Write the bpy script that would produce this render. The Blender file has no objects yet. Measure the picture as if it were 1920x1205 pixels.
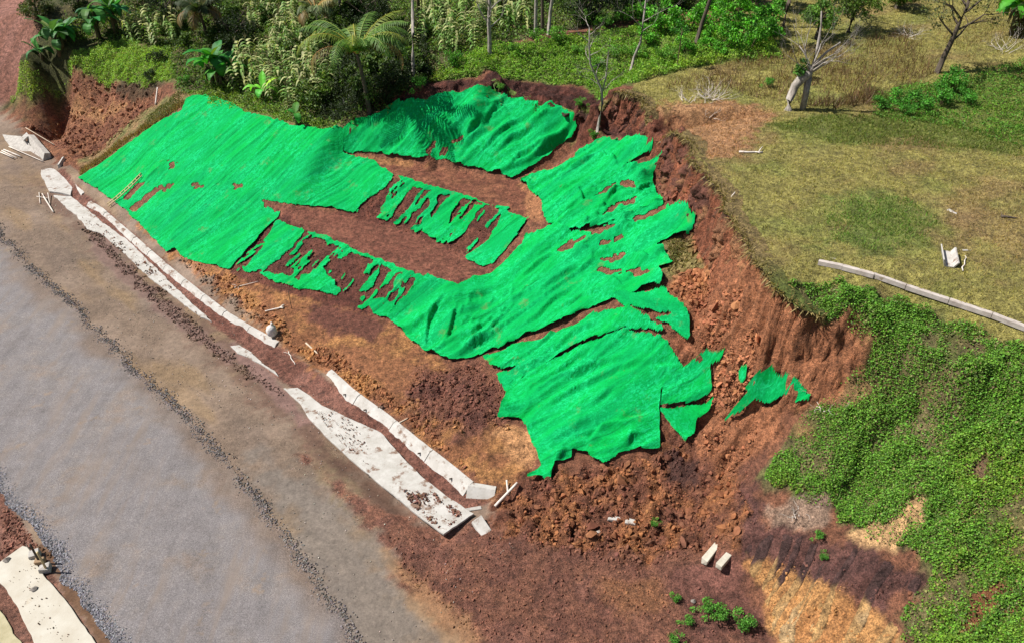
import bpy, math, random
import numpy as np
from mathutils import Vector
from mathutils.geometry import delaunay_2d_cdt

rng = np.random.default_rng(7)
random.seed(7)
SC = bpy.context.scene
COL = SC.collection
R = math.radians

# ------------------------------------------------------------------ camera, sky, sun, exposure
PITCH, FPX, CH = R(36.0), 1507.0, 26.0
cam_d = bpy.data.cameras.new('camera')
cam = bpy.data.objects.new('camera', cam_d)
COL.objects.link(cam)
cam.location = (0, 0, CH)
cam.rotation_euler = (R(90) - PITCH, 0, 0)
cam_d.sensor_width = 36.0
cam_d.lens = 36.0 * FPX / 1920.0
cam_d.clip_end = 3000
SC.camera = cam

SUN_EL, SUN_AZ = R(52), (-1.0, 0.08)
w = bpy.data.worlds.new('World')
SC.world = w
w.use_nodes = True
nt = w.node_tree
sky = nt.nodes.new('ShaderNodeTexSky')
sky.sky_type = 'NISHITA'
sky.sun_disc = False
sky.sun_elevation = SUN_EL
sky.sun_rotation = R(-90)
nt.links.new(sky.outputs[0], nt.nodes['Background'].inputs[0])
nt.nodes['Background'].inputs[1].default_value = 0.05
sd = bpy.data.lights.new('sun', 'SUN')
sd.energy = 5.0
sd.angle = R(0.5)
sd.color = (1.0, 0.955, 0.89)
so = bpy.data.objects.new('sun', sd)
COL.objects.link(so)
_l = math.hypot(*SUN_AZ)
to_sun = Vector((SUN_AZ[0] / _l * math.cos(SUN_EL), SUN_AZ[1] / _l * math.cos(SUN_EL), math.sin(SUN_EL)))
so.rotation_euler = (-to_sun).to_track_quat('-Z', 'Y').to_euler()
so.location = (-20, 30, 50)
SC.view_settings.view_transform = 'Standard'
SC.view_settings.look = 'None'
SC.view_settings.exposure = 0.5
SC.cycles.max_bounces = 6
SC.cycles.diffuse_bounces = 3
SC.cycles.transparent_max_bounces = 8

# ------------------------------------------------------------------ noise helpers
_perm = np.random.default_rng(3).permutation(256)
_perm = np.concatenate([_perm, _perm, _perm])
_g3 = np.random.default_rng(5).normal(size=(256, 3))
_g3 /= np.linalg.norm(_g3, axis=1)[:, None]

def pn(x, y, z=None):
    """gradient noise, about -1..1"""
    x = np.asarray(x, float); y = np.asarray(y, float)
    z = np.zeros_like(x) + (0.37 if z is None else z)
    xi, yi, zi = np.floor(x).astype(int), np.floor(y).astype(int), np.floor(z).astype(int)
    xf, yf, zf = x - xi, y - yi, z - zi
    u, v, q = [t * t * t * (t * (t * 6 - 15) + 10) for t in (xf, yf, zf)]
    out = 0
    for a in (0, 1):
        for b in (0, 1):
            for c in (0, 1):
                h = _perm[_perm[_perm[(xi + a) & 255] + ((yi + b) & 255)] + ((zi + c) & 255)]
                g = _g3[h]
                d = g[..., 0] * (xf - a) + g[..., 1] * (yf - b) + g[..., 2] * (zf - c)
                out = out + d * (u if a else 1 - u) * (v if b else 1 - v) * (q if c else 1 - q)
    return out * 1.5

def fbm(x, y, z=None, o=4, gain=0.5):
    s, a, f = 0, 1.0, 1.0
    for k in range(o):
        s = s + a * pn(np.asarray(x) * f + 17.3 * k, np.asarray(y) * f + 5.1 * k, None if z is None else np.asarray(z) * f)
        a *= gain; f *= 2.03
    return s

def sstep(a, b, x):
    t = np.clip((x - a) / (b - a), 0, 1)
    return t * t * (3 - 2 * t)

# ------------------------------------------------------------------ survey: sight lines of the photograph -> places on the ground
_S, _C = math.sin(PITCH), math.cos(PITCH)

def sight(px, py):
    dx = (np.asarray(px, float) - 960) / FPX
    dy = -(np.asarray(py, float) - 602.5) / FPX
    return dx, _C + dy * _S, -_S + dy * _C

def at(px, py, z):
    dx, dy, dz = sight(px, py)
    t = (z - CH) / dz
    return float(t * dx), float(t * dy), float(z)

# breaklines of the terrain: (px, py, height)
LINES = [
    # toe of the cut behind the kerb
    [(40, 262, .2), (95, 305, .3), (147, 340, .5), (240, 402, .5), (330, 475, .5), (420, 545, .5), (520, 632, .45), (600, 695, .4), (760, 790, .45), (930, 925, .35)],
    # drain: outer edge, bed, ground behind the wall
    [(20, 290, 0), (62, 335, 0), (100, 368, 0), (190, 442, 0), (300, 540, 0), (390, 608, 0), (470, 672, 0), (531, 732, 0), (566, 786, 0)],
    [(560, 812, 0), (612, 862, 0), (655, 902, 0), (730, 968, 0), (790, 1016, 0), (822, 1034, 0)],
    [(100, 322, -.08), (146, 388, -.08), (225, 455, -.08), (290, 510, -.08), (350, 562, -.08), (410, 608, -.06), (460, 642, -.05), (520, 690, -.05), (590, 730, -.08), (640, 768, -.08), (700, 815, -.08), (770, 872, -.06), (850, 942, -.02)],
    [(150, 362, .2), (190, 390, .22), (260, 445, .22), (325, 503, .22), (385, 553, .22), (445, 600, .2), (540, 655, .12), (600, 700, .15), (640, 726, .25), (740, 805, .25), (800, 852, .25), (850, 888, .22), (920, 930, .15)],
    [(585, 812, -.05), (636, 852, -.25), (666, 880, -.34), (738, 944, -.36), (798, 992, -.36), (828, 1014, -.15)],
    [(622, 812, -.1), (668, 838, -.28), (700, 862, -.32), (770, 922, -.34), (820, 962, -.3)],
    # left edge of the covered slope
    [(147, 338, .52), (200, 300, 1.5), (245, 270, 2.5), (300, 232, 3.9), (343, 208, 4.9), (365, 182, 5.5)],
    # crest of the covered slope
    [(365, 182, 5.5), (420, 194, 5.7), (470, 215, 5.9), (560, 237, 6.2), (620, 247, 6.4), (690, 225, 7.0), (740, 205, 7.5), (830, 180, 8.1), (890, 170, 8.35), (960, 187, 8.15), (1030, 205, 8.0), (1080, 222, 7.8)],
    # upper bench
    [(650, 288, 5.2), (760, 308, 5.1), (860, 325, 5.1), (960, 338, 5.2), (1010, 335, 5.5)],
    [(640, 300, 5.0), (735, 335, 4.9), (850, 365, 4.9), (985, 413, 4.8), (1018, 428, 5.0)],
    # lower bench
    [(540, 392, 3.2), (660, 404, 3.15), (760, 430, 3.1), (860, 465, 3.1), (900, 500, 3.05), (920, 516, 3.0)],
    [(520, 398, 2.95), (575, 433, 2.9), (680, 476, 2.9), (800, 523, 2.9), (842, 533, 3.0)],
    # toe of the lowest step
    [(345, 484, .6), (440, 520, .8), (530, 547, .9), (640, 574, .95), (735, 603, .95), (845, 684, .9)],
    # right end of the upper cover, hanging into the ravine
    [(1080, 224, 7.75), (1078, 260, 6.9), (1040, 292, 6.1), (1000, 322, 5.5)],
    [(1110, 255, 7.0), (1075, 285, 6.3), (1025, 322, 5.4)],
    [(1130, 265, 7.6), (1190, 262, 8.1), (1222, 288, 8.0)],
    # scarp top
    [(690, 180, 8.0), (740, 165, 8.6), (800, 155, 9.1), (860, 148, 9.2), (900, 153, 9.25), (940, 148, 9.3), (1020, 158, 9.5), (1090, 165, 9.7), (1115, 178, 9.7), (1150, 172, 9.8),
     (1200, 185, 9.9), (1213, 205, 9.95), (1222, 225, 10), (1262, 245, 10.1), (1300, 268, 10.1), (1297, 300, 10.1), (1330, 335, 10.1), (1362, 365, 10.1),
     (1360, 395, 10), (1395, 440, 9.9), (1420, 490, 9.8), (1460, 545, 9.4), (1500, 580, 9), (1545, 610, 8.5), (1553, 650, 7.8), (1600, 675, 7.4)],
    # scarp base
    [(700, 205, 7.3), (760, 190, 7.92), (800, 178, 8.44), (870, 166, 8.62), (950, 182, 8.36), (1030, 198, 8.4), (1100, 214, 8.3), (1140, 240, 7.85), (1190, 250, 8.5), (1205, 268, 8.7),
     (1225, 300, 8.25), (1235, 345, 7.3), (1262, 380, 7.8), (1290, 405, 8.1), (1310, 470, 7.3), (1335, 525, 7.5), (1360, 585, 7.3), (1395, 645, 6.7), (1420, 705, 5.9), (1465, 750, 5.2), (1515, 768, 5.4)],
    # lower left margin of the green slope, running down to the cut by the road
    [(1590, 712, 6.8), (1550, 748, 5.9), (1500, 775, 5.0), (1470, 820, 4.2), (1435, 880, 3.3), (1405, 930, 2.6), (1385, 1000, 1.9), (1395, 1050, 1.2), (1420, 1120, .55), (1450, 1205, .35), (1500, 1400, .3)],
    # crest of the ochre cut
    [(1430, 1040, 1.7), (1540, 1035, 2.5), (1650, 1045, 3.6), (1740, 1090, 3.7), (1860, 1160, 4.0), (1990, 1260, 4.3), (2300, 1500, 4.5)],
    # terrace above it
    [(1440, 985, 2.3), (1560, 1000, 2.9), (1680, 990, 4.1), (1800, 985, 5.2), (1920, 980, 6.1), (2200, 1000, 7.0)],
    # upper slope
    [(1620, 705, 6.95), (1700, 760, 6.6), (1800, 800, 6.9), (1930, 840, 7.5), (2200, 900, 8.5)],
    # gutter line, bank behind it
    [(1535, 490, 9.75), (1660, 525, 9.7), (1800, 570, 9.6), (1930, 612, 9.5), (2300, 740, 9.4)],
    [(1545, 478, 9.95), (1660, 500, 10.1), (1800, 540, 10.05), (1930, 585, 9.95), (2300, 700, 9.9)],
    # near mud lobe edge
    [(560, 880, .03), (690, 960, .05), (725, 1010, .05), (750, 1080, .04), (800, 1150, .04), (880, 1215, .04), (1000, 1400, .04)],
]
POINTS = [
    # interior of the slide
    (1010, 430, 5.0), (1000, 520, 3.9), (1100, 520, 4.9), (1150, 430, 6.5), (1230, 440, 7.0), (1290, 432, 7.6), (1120, 330, 6.9), (1180, 360, 7.2), (1060, 380, 5.9),
    (1240, 500, 6.8), (1235, 550, 6.4), (1150, 570, 5.2), (1000, 625, 2.9), (900, 655, 1.6), (1280, 600, 6.0), (1290, 645, 5.3), (1150, 620, 4.4), (1200, 640, 4.5),
    (1100, 700, 2.8), (950, 742, 1.15), (900, 685, 1.25), (982, 790, .95), (1100, 780, 1.9), (1200, 700, 3.6), (1270, 695, 4.1), (1230, 780, 2.5), (1236, 850, 1.5),
    (1130, 872, 1.05), (1010, 892, .7), (1340, 685, 4.9), (1330, 775, 3.2), (1410, 760, 4.5), (1430, 800, 3.5), (1300, 850, 1.7), (1360, 900, 1.6), (1300, 960, .85), (1200, 1000, .45),
    (1330, 1060, .75), (1250, 1150, .2), (1000, 960, .5), (1100, 930, .75), (900, 995, .15), (830, 760, .95), (870, 740, 1.2), (760, 700, .8), (620, 620, .75), (700, 690, .75), (880, 850, .6),
    (1170, 960, .9), (1190, 1010, .5),
    # left bank, pit and mud slopes
    (126, 288, -1.9), (150, 272, -1.7), (104, 284, -.9), (108, 262, .5), (136, 248, .9), (165, 250, 1.0), (60, 215, 1.2), (130, 212, 1.6), (200, 205, 2.4), (280, 195, 3.9), (130, 152, 3.9), (215, 158, 4.3), (290, 155, 5.0), (50, 190, 1.4),
    (0, 215, .5), (-60, 205, .3), (20, 150, 2.8), (0, 100, 4.6), (60, 100, 5.0), (130, 105, 5.4), (220, 95, 5.8), (320, 115, 6.0), (190, 275, .8), (235, 235, 2.4), (310, 195, 4.5),
    (0, 0, 9.5), (80, 0, 8.4), (200, 0, 7.6), (-200, 60, 4.5), (-300, 170, .8), (400, 150, 5.75), (450, 185, 5.85), (520, 205, 6.1), (400, 0, 7.9), (600, 0, 8.2), (440, 100, 6.4), (600, 150, 6.8), (640, 200, 6.7), (330, 165, 5.4),
    # ground beyond
    (1100, 60, 10.1), (900, 60, 9.5), (900, 110, 9.3), (1300, 60, 10.7), (1500, 200, 10.25), (1700, 200, 10.2), (1920, 200, 10.3), (1500, 60, 10.9), (1920, 60, 11.2), (960, 0, 9.9), (1500, 0, 11.3),
    (1920, 0, 11.8), (1500, 350, 10.15), (1700, 350, 10.2), (1920, 400, 10.2), (740, 60, 8.6), (760, 120, 8.4),
    (1700, 650, 8.6), (1600, 560, 9.5), (1650, 620, 8.7), (1800, 700, 8.6), (1920, 720, 8.8), (1560, 850, 4.7), (1700, 880, 5.4), (1600, 930, 3.7),
]
WORLD = [(-45, 10, 0), (-60, 10, 0), (-30, -10, 0), (0, -10, 0), (20, -10, .2), (-10, 14, 0), (-20, 25, 0), (-40, 45, 0), (-25, 35, 0), (-33, 48, 0), (-60, 75, 0), (-90, 105, 0), (-120, 60, -1),
         (-5, 22, 0), (-12, 29, 0), (-3, 14, 0), (60, 0, 9), (70, 30, 12), (60, 70, 14), (0, 90, 13), (40, 110, 16), (-50, 120, 14), (-70, 95, 7), (-120, 150, 12),
         (-600, -600, -8), (600, -600, -4), (600, 600, 34), (-600, 600, 24), (0, 600, 34), (0, -600, -6), (600, 0, 20), (-600, 0, -8)]

vv, ee, zz = [], [], []
for L in LINES:
    # subdivide so that the triangulation follows the line
    P = [at(*p) for p in L]
    idx = []
    for p in P:
        vv.append(Vector(p[:2])); zz.append(p[2]); idx.append(len(vv) - 1)
    ee += list(zip(idx, idx[1:]))
for p in POINTS:
    p = at(*p); vv.append(Vector(p[:2])); zz.append(p[2])
for p in WORLD:
    vv.append(Vector(p[:2])); zz.append(p[2])
cv, ce, cf, ov, oe, of_ = delaunay_2d_cdt(vv, ee, [], 0, 1e-3)
cz = []
for i, o in enumerate(ov):
    if o: cz.append(sum(zz[k] for k in o) / len(o))
    else:  # crossing of two lines: from the input edges' ends
        c = cv[i]
        d = sorted(((c - vv[k]).length + 1e-6, zz[k]) for k in range(len(vv)))[:2]
        cz.append(sum(z / q for q, z in d) / sum(1 / q for q, z in d))

def axis(lo, hi, step, ext):
    a = list(np.arange(lo, hi + 1e-6, step))
    s, x = step, hi
    up = []
    while x < ext:
        s = min(s * 1.09, 14); x += s; up.append(x)
    s, x = step, lo
    dn = []
    while x > -ext:
        s = min(s * 1.09, 14); x -= s; dn.append(x)
    return np.array(dn[::-1] + a + up)

STEP = 0.12
GX = axis(-33, 19, STEP, 560)
GY = axis(14, 61, STEP, 560)
NX, NY = len(GX), len(GY)
XX, YY = np.meshgrid(GX, GY)            # [iy, ix]
ZZ = np.full(XX.shape, np.nan)
for f in cf:
    a, b, c = [np.array((cv[k][0], cv[k][1], cz[k])) for k in f]
    x0, x1 = np.searchsorted(GX, [min(a[0], b[0], c[0]) - 1e-6, max(a[0], b[0], c[0]) + 1e-6])
    y0, y1 = np.searchsorted(GY, [min(a[1], b[1], c[1]) - 1e-6, max(a[1], b[1], c[1]) + 1e-6])
    if x1 <= x0 or y1 <= y0: continue
    sx, sy = XX[y0:y1, x0:x1], YY[y0:y1, x0:x1]
    den = (b[1] - c[1]) * (a[0] - c[0]) + (c[0] - b[0]) * (a[1] - c[1])
    if abs(den) < 1e-12: continue
    l0 = ((b[1] - c[1]) * (sx - c[0]) + (c[0] - b[0]) * (sy - c[1])) / den
    l1 = ((c[1] - a[1]) * (sx - c[0]) + (a[0] - c[0]) * (sy - c[1])) / den
    l2 = 1 - l0 - l1
    m = (l0 > -1e-7) & (l1 > -1e-7) & (l2 > -1e-7)
    ZZ[y0:y1, x0:x1][m] = (l0 * a[2] + l1 * b[2] + l2 * c[2])[m]
ZZ = np.nan_to_num(ZZ, nan=0.0)

def blur(Z, n):
    for _ in range(n):
        Zp = np.pad(Z, 1, mode='edge')
        Z = (Zp[1:-1, :-2] + 2 * Zp[1:-1, 1:-1] + Zp[1:-1, 2:]) / 4
        Zp = np.pad(Z, 1, mode='edge')
        Z = (Zp[:-2, 1:-1] + 2 * Zp[1:-1, 1:-1] + Zp[2:, 1:-1]) / 4
    return Z

ZZ = blur(ZZ, 2)

def lookup(Z, x, y):
    x = np.asarray(x, float); y = np.asarray(y, float)
    i = np.clip(np.searchsorted(GX, x) - 1, 0, NX - 2)
    j = np.clip(np.searchsorted(GY, y) - 1, 0, NY - 2)
    fx = np.clip((x - GX[i]) / (GX[i + 1] - GX[i]), 0, 1)
    fy = np.clip((y - GY[j]) / (GY[j + 1] - GY[j]), 0, 1)
    return (Z[j, i] * (1 - fx) + Z[j, i + 1] * fx) * (1 - fy) + (Z[j + 1, i] * (1 - fx) + Z[j + 1, i + 1] * fx) * fy

def hits(pts, Z=None):
    """where sight lines meet the ground -> array of x, y, z"""
    Z = ZZ if Z is None else Z
    P = np.array(pts, float)
    dx, dy, dz = sight(P[:, 0], P[:, 1])
    t = np.full(len(P), 12.0)
    done = np.zeros(len(P), bool)
    while t.max() < 260 and not done.all():
        z = CH + t * dz
        done |= z <= lookup(Z, t * dx, t * dy)
        t = np.where(done, t, t + 0.06)
    return np.stack([t * dx, t * dy, lookup(Z, t * dx, t * dy)], 1)

BASE = ZZ.copy()

def poly_sdf(poly, x, y):
    """positive inside"""
    d = np.full(x.shape, 1e9); ins = np.zeros(x.shape, bool)
    n = len(poly)
    for i in range(n):
        ax, ay = poly[i][:2]; bx, by = poly[(i + 1) % n][:2]
        ex, ey = bx - ax, by - ay
        q = np.clip(((x - ax) * ex + (y - ay) * ey) / (ex * ex + ey * ey + 1e-12), 0, 1)
        d = np.minimum(d, np.hypot(x - ax - q * ex, y - ay - q * ey))
        c = ((ay > y) != (by > y)) & (x < (bx - ax) * (y - ay) / (by - ay + 1e-12) + ax)
        ins ^= c
    return np.where(ins, d, -d)

def region(px_poly, x, y, feather=0.4, rough=0.4, freq=0.9, seed=0.0):
    poly = hits(px_poly, BASE)
    feather *= .55
    pad = feather + 2 * rough + .5
    k = np.flatnonzero((x > poly[:, 0].min() - pad) & (x < poly[:, 0].max() + pad) & (y > poly[:, 1].min() - pad) & (y < poly[:, 1].max() + pad))
    out = np.zeros(x.shape)
    xs, ys = x[k], y[k]
    s = poly_sdf(poly, xs, ys)
    s = s + rough * (fbm(xs * freq + seed, ys * freq + seed * 1.7, o=3) + .5 * pn(xs * 3.3 + seed, ys * 3.3) + .3 * pn(xs * 7.3, ys * 7.3 + seed))
    out[k] = sstep(-feather, feather, s)
    return out

# ------------------------------------------------------------------ what the ground is made of
X, Y = XX.ravel(), YY.ravel()
gx, gy = np.gradient(BASE, GY, axis=0), np.gradient(BASE, GX, axis=1)
SLOPE = np.sqrt(gx ** 2 + gy ** 2)
n_big = fbm(X * .35, Y * .35, o=4)
n_mid = fbm(X * 1.1 + 40, Y * 1.1, o=4)
n_fine = fbm(X * 3.1 + 9, Y * 3.1, o=3)
col = np.tile(np.array([.21, .105, .06]), (len(X), 1))
amp = np.full(len(X), .05)      # height of the clods
wet = np.zeros(len(X))
smo = np.zeros(len(X))         # trodden, fine-grained ground
grs = np.zeros(len(X))          # where plants are thick

def paint(poly, c, feather=.4, rough=.5, freq=.9, seed=0., a=None, wt=None, g=None, strength=1.0, vary=None, c2=None):
    global col, amp, wet, grs, smo
    k = region(poly, X, Y, feather, rough, freq, seed) * strength
    c = np.array(c)[None, :]
    if c2 is not None:
        m = sstep(-.35, .45, (n_mid if vary is None else vary))[:, None]
        c = c * (1 - m) + np.array(c2)[None, :] * m
    col = col * (1 - k[:, None]) + c * k[:, None]
    smo = smo * (1 - k) + (0.0 if (a or 0) > .015 or (a is None and wt is None) else 1.0) * k
    if a is not None: amp = amp * (1 - k) + a * k
    if wt is not None: wet = wet * (1 - k) + wt * k
    if g is not None: grs = grs * (1 - k) + g * k
    return k

SCARP = [(690, 180), (740, 165), (800, 155), (860, 148), (940, 148), (1020, 158), (1090, 165), (1150, 172), (1200, 185), (1222, 225), (1262, 245), (1300, 268), (1300, 300), (1330, 335), (1362, 365),
         (1362, 395), (1395, 440), (1420, 490), (1460, 545), (1500, 580), (1545, 610), (1555, 650), (1600, 675)]
# shoulder, dusty and muddy
u_ = (X - Y) / math.sqrt(2); v_ = (X + Y) / math.sqrt(2)
k = (v_ < 15.6) & (X < 8)
sh = np.array([.255, .19, .145])[None, :] * (1 + .16 * n_big[:, None])
st_ = sstep(-.1, .5, fbm(u_ * .16 + 3, v_ * .55, o=4))[:, None]
sh = sh * (1 - st_ * .55) + np.array([.33, .225, .12])[None, :] * st_ * .55
st_ = sstep(.05, .5, fbm(u_ * .2 + 30, v_ * .5 + 8, o=4))[:, None]
sh = sh * (1 - st_ * .5) + np.array([.19, .145, .12])[None, :] * st_ * .5
col[k] = sh[k]; amp[k] = .006; smo[k] = 1
wet[k] = (.30 * sstep(.0, .6, n_big))[k]
k = v_ < 1.2
smo[k] = 0
col[k] = (np.array([.21, .115, .08])[None, :] * (1 + .3 * n_mid[:, None]))[k]; amp[k] = .05
k = v_ < -2.2
col[k] = (np.array([.2, .16, .08])[None, :] * (1 + .3 * n_mid[:, None]))[k]; amp[k] = .05
# far uplands and forest
k = sstep(60, 66, Y + 4 * n_big) * (v_ > 16)
col = col * (1 - k[:, None]) + np.array([.06, .075, .022])[None, :] * k[:, None]
paint([(470, 850), (560, 880), (640, 930), (720, 1030), (800, 1140), (860, 1230), (640, 1230), (560, 1040)], (.205, .18, .16), 1.6, .8, a=.006, wt=.35, strength=.85)
paint([(560, 820), (680, 900), (740, 985), (700, 1000), (600, 900)], (.25, .19, .105), .6, .6, a=.006, wt=.3, strength=.8)
paint([(60, 330), (100, 372), (190, 446), (300, 545), (390, 612), (531, 738), (640, 846), (828, 1010), (760, 1010), (640, 905), (500, 770), (380, 650), (280, 560), (180, 465), (90, 385)], (.175, .105, .076), 1.3, .9, a=.008, wt=.25)
paint([(95, 318), (120, 318), (160, 365), (260, 447), (325, 505), (445, 602), (540, 658), (640, 728), (740, 807), (850, 890), (920, 940), (850, 960), (760, 880), (640, 780), (530, 715), (455, 650), (340, 562), (280, 510), (190, 440), (120, 375)], (.20, .105, .075), .15, .15, a=.025, c2=(.165, .08, .056))
# mud along the kerb and the toe
paint([(240, 400), (330, 470), (440, 515), (640, 570), (735, 600), (845, 680), (1000, 880), (935, 940), (760, 795), (600, 700), (520, 640), (330, 485)], (.27, .135, .062), .5, .6, a=.07, c2=(.40, .225, .085))
paint([(545, 560), (640, 575), (735, 605), (700, 640), (600, 620)], (.155, .07, .048), .5, .5, a=.03)
paint([(640, 650), (800, 680), (850, 720), (760, 740), (660, 690)], (.30, .15, .07), .5, .5, a=.03)
paint([(780, 690), (880, 680), (950, 740), (960, 800), (860, 815), (790, 790), (755, 760)], (.145, .07, .052), 1.2, .8, a=.22, c2=(.2, .1, .066))
paint([(930, 800), (985, 790), (1010, 850), (1000, 880), (960, 870)], (.50, .30, .135), .4, .4, a=.08)
# mud lobe that ran on to the shoulder
paint([(560, 850), (690, 945), (835, 1000), (1000, 950), (1200, 990), (1350, 1050), (1450, 1205), (1480, 1400), (1000, 1400), (880, 1215), (800, 1140), (745, 1075), (722, 1010), (660, 960)], (.165, .083, .057), .5, .45, a=.035, c2=(.21, .108, .068), seed=2)
paint([(720, 1030), (760, 1060), (830, 1130), (910, 1195), (860, 1230), (790, 1160), (740, 1090)], (.34, .2, .09), .5, .4, a=.01, strength=.6, wt=.5)
paint([(1130, 1090), (1230, 1080), (1260, 1140), (1160, 1150)], (.3, .16, .075), .5, .4, strength=.7)
paint([(1240, 1060), (1400, 1060), (1450, 1205), (1300, 1205)], (.16, .08, .06), .6, .5, a=.05)
paint([(1330, 1040), (1390, 1050), (1380, 1100), (1300, 1090)], (.25, .125, .095), .4, .3, a=.02)
# rubble
paint([(900, 985), (940, 930), (1010, 890), (1230, 845), (1290, 700), (1390, 720), (1480, 770), (1400, 930), (1390, 1010), (1300, 1040), (1170, 1050), (1000, 1020)], (.17, .08, .048), .5, .6, a=.3, c2=(.30, .145, .062), seed=5)
paint([(1250, 850), (1310, 860), (1310, 910), (1260, 900)], (.085, .045, .035), .3, .3, a=.12)
paint([(1390, 880), (1460, 790), (1420, 930), (1385, 1000), (1360, 960)], (.12, .06, .045), .4, .4, a=.12)
# inside of the slide
paint([(1130, 190), (1215, 190), (1300, 300), (1365, 380), (1430, 520), (1550, 640), (1600, 690), (1500, 765), (1400, 770), (1300, 700), (1240, 560), (1300, 430), (1230, 330), (1180, 260)], (.27, .12, .06), .3, .4, a=.2, c2=(.36, .18, .08))
paint([(1230, 450), (1300, 440), (1320, 500), (1260, 530), (1235, 520)], (.19, .15, .055), .4, .4, a=.08, g=.7)
paint([(1400, 610), (1460, 580), (1560, 680), (1590, 700), (1500, 760), (1420, 720)], (.34, .165, .085), .4, .4, a=.12, c2=(.27, .12, .062))
paint([(1300, 380), (1365, 380), (1430, 520), (1460, 560), (1420, 600), (1380, 520)], (.42, .2, .085), .3, .4, a=.14, c2=(.34, .15, .07))
paint([(1235, 340), (1270, 330), (1310, 400), (1270, 410)], (.17, .075, .06), .3, .3)
paint([(1000, 320), (1100, 260), (1130, 262), (1040, 325)], (.26, .125, .06), .2, .3, a=.16, c2=(.4, .22, .1))
paint([(780, 190), (860, 165), (1110, 210), (1130, 255), (1085, 245), (1080, 222), (960, 190), (880, 172)], (.17, .15, .05), .25, .4, a=.06, g=.6)
# benches and steps
paint([(640, 285), (760, 306), (860, 322), (960, 336), (1000, 350), (1030, 410), (985, 420), (850, 368), (735, 338)], (.20, .088, .052), .2, .3, a=.04, c2=(.25, .12, .065), seed=1)
paint([(645, 285), (720, 295), (800, 310), (720, 312)], (.36, .2, .085), .2, .3, a=.04)
paint([(975, 345), (1010, 360), (1025, 420), (990, 415)], (.36, .19, .09), .2, .3, a=.05)
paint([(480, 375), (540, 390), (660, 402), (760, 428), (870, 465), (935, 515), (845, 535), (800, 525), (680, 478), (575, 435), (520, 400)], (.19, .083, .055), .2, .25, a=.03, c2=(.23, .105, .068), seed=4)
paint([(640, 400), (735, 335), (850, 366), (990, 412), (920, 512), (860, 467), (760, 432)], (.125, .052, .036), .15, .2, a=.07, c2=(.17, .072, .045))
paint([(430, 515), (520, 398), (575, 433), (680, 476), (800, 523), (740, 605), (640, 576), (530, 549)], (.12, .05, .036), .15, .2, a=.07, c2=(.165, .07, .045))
# uplands: dry meadow
paint(SCARP[9:] + [(1700, 700), (1920, 760), (2400, 800), (2600, 200), (2300, -80), (1500, -60), (1350, 60), (1200, 140), (1180, 178)], (.30, .262, .075), .15, .12, freq=1.5, a=.035, g=.8, c2=(.25, .22, .065))
paint([(1240, 190), (1330, 190), (1420, 205), (1470, 215), (1420, 250), (1400, 290), (1320, 300), (1290, 262), (1230, 225)], (.40, .215, .115), .6, .7, a=.03, g=.25, strength=.8)
paint([(1440, 235), (1560, 215), (1760, 215), (1920, 260), (1920, 290), (1700, 275), (1560, 270)], (.165, .18, .04), .9, .8, g=1)
paint([(1548, 400), (1590, 365), (1680, 365), (1760, 405), (1730, 450), (1640, 470), (1560, 450)], (.12, .185, .035), 1.6, 1.2, g=1, strength=.75)
paint([(1500, 470), (1640, 470), (1700, 480), (1600, 490)], (.13, .15, .035), .6, .6, g=1, strength=.6)
paint([(1640, 165), (1800, 150), (1920, 110), (2200, 120), (2200, 300), (1920, 270), (1800, 240), (1640, 220)], (.15, .19, .035), .8, .7, g=1)
paint([(1700, 370), (1920, 330), (1950, 500), (1800, 430)], (.30, .18, .085), 1.2, .9, strength=.5)
# green meadow behind the slide
paint([(760, 165), (840, 120), (900, 90), (1000, 80), (1250, 40), (1460, 80), (1460, 110), (1300, 125), (1210, 150), (1150, 172), (1090, 165), (1020, 158), (940, 148), (860, 148)], (.15, .20, .04), .3, .4, a=.05, g=1, c2=(.11, .15, .03))
# jungle floor on the left
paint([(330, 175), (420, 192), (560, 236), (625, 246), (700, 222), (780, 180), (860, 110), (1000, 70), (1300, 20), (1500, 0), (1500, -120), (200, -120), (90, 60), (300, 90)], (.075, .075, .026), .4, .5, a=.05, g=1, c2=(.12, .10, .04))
paint([(340, 180), (420, 160), (520, 195), (640, 235), (620, 250), (470, 215)], (.17, .19, .05), .3, .4, g=1)
# left bank
paint([(-80, 200), (-80, -40), (60, -20), (70, 70), (40, 110), (50, 160), (20, 200)], (.30, .17, .13), .4, .5, a=.1, c2=(.22, .115, .08))
paint([(20, 190), (60, 130), (140, 100), (230, 75), (320, 95), (330, 150), (270, 170), (200, 165), (120, 155), (60, 190)], (.16, .19, .045), .3, .5, a=.05, g=1, c2=(.17, .15, .05))
paint([(40, 240), (60, 205), (130, 150), (220, 160), (300, 160), (290, 215), (220, 260), (150, 310), (110, 310), (60, 262)], (.19, .09, .052), .3, .4, a=.16, c2=(.26, .135, .07))
paint([(70, 215), (160, 195), (240, 200), (210, 220), (100, 235)], (.40, .25, .11), .3, .4, a=.05, strength=.7)
paint([(225, 150), (300, 130), (310, 160), (270, 190), (230, 185)], (.07, .055, .03), .3, .4, strength=.8)
paint([(150, 300), (220, 250), (300, 190), (350, 170), (360, 185), (300, 228), (240, 268), (150, 330)], (.17, .16, .055), .25, .4, a=.06, g=.8, c2=(.26, .16, .075))
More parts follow.
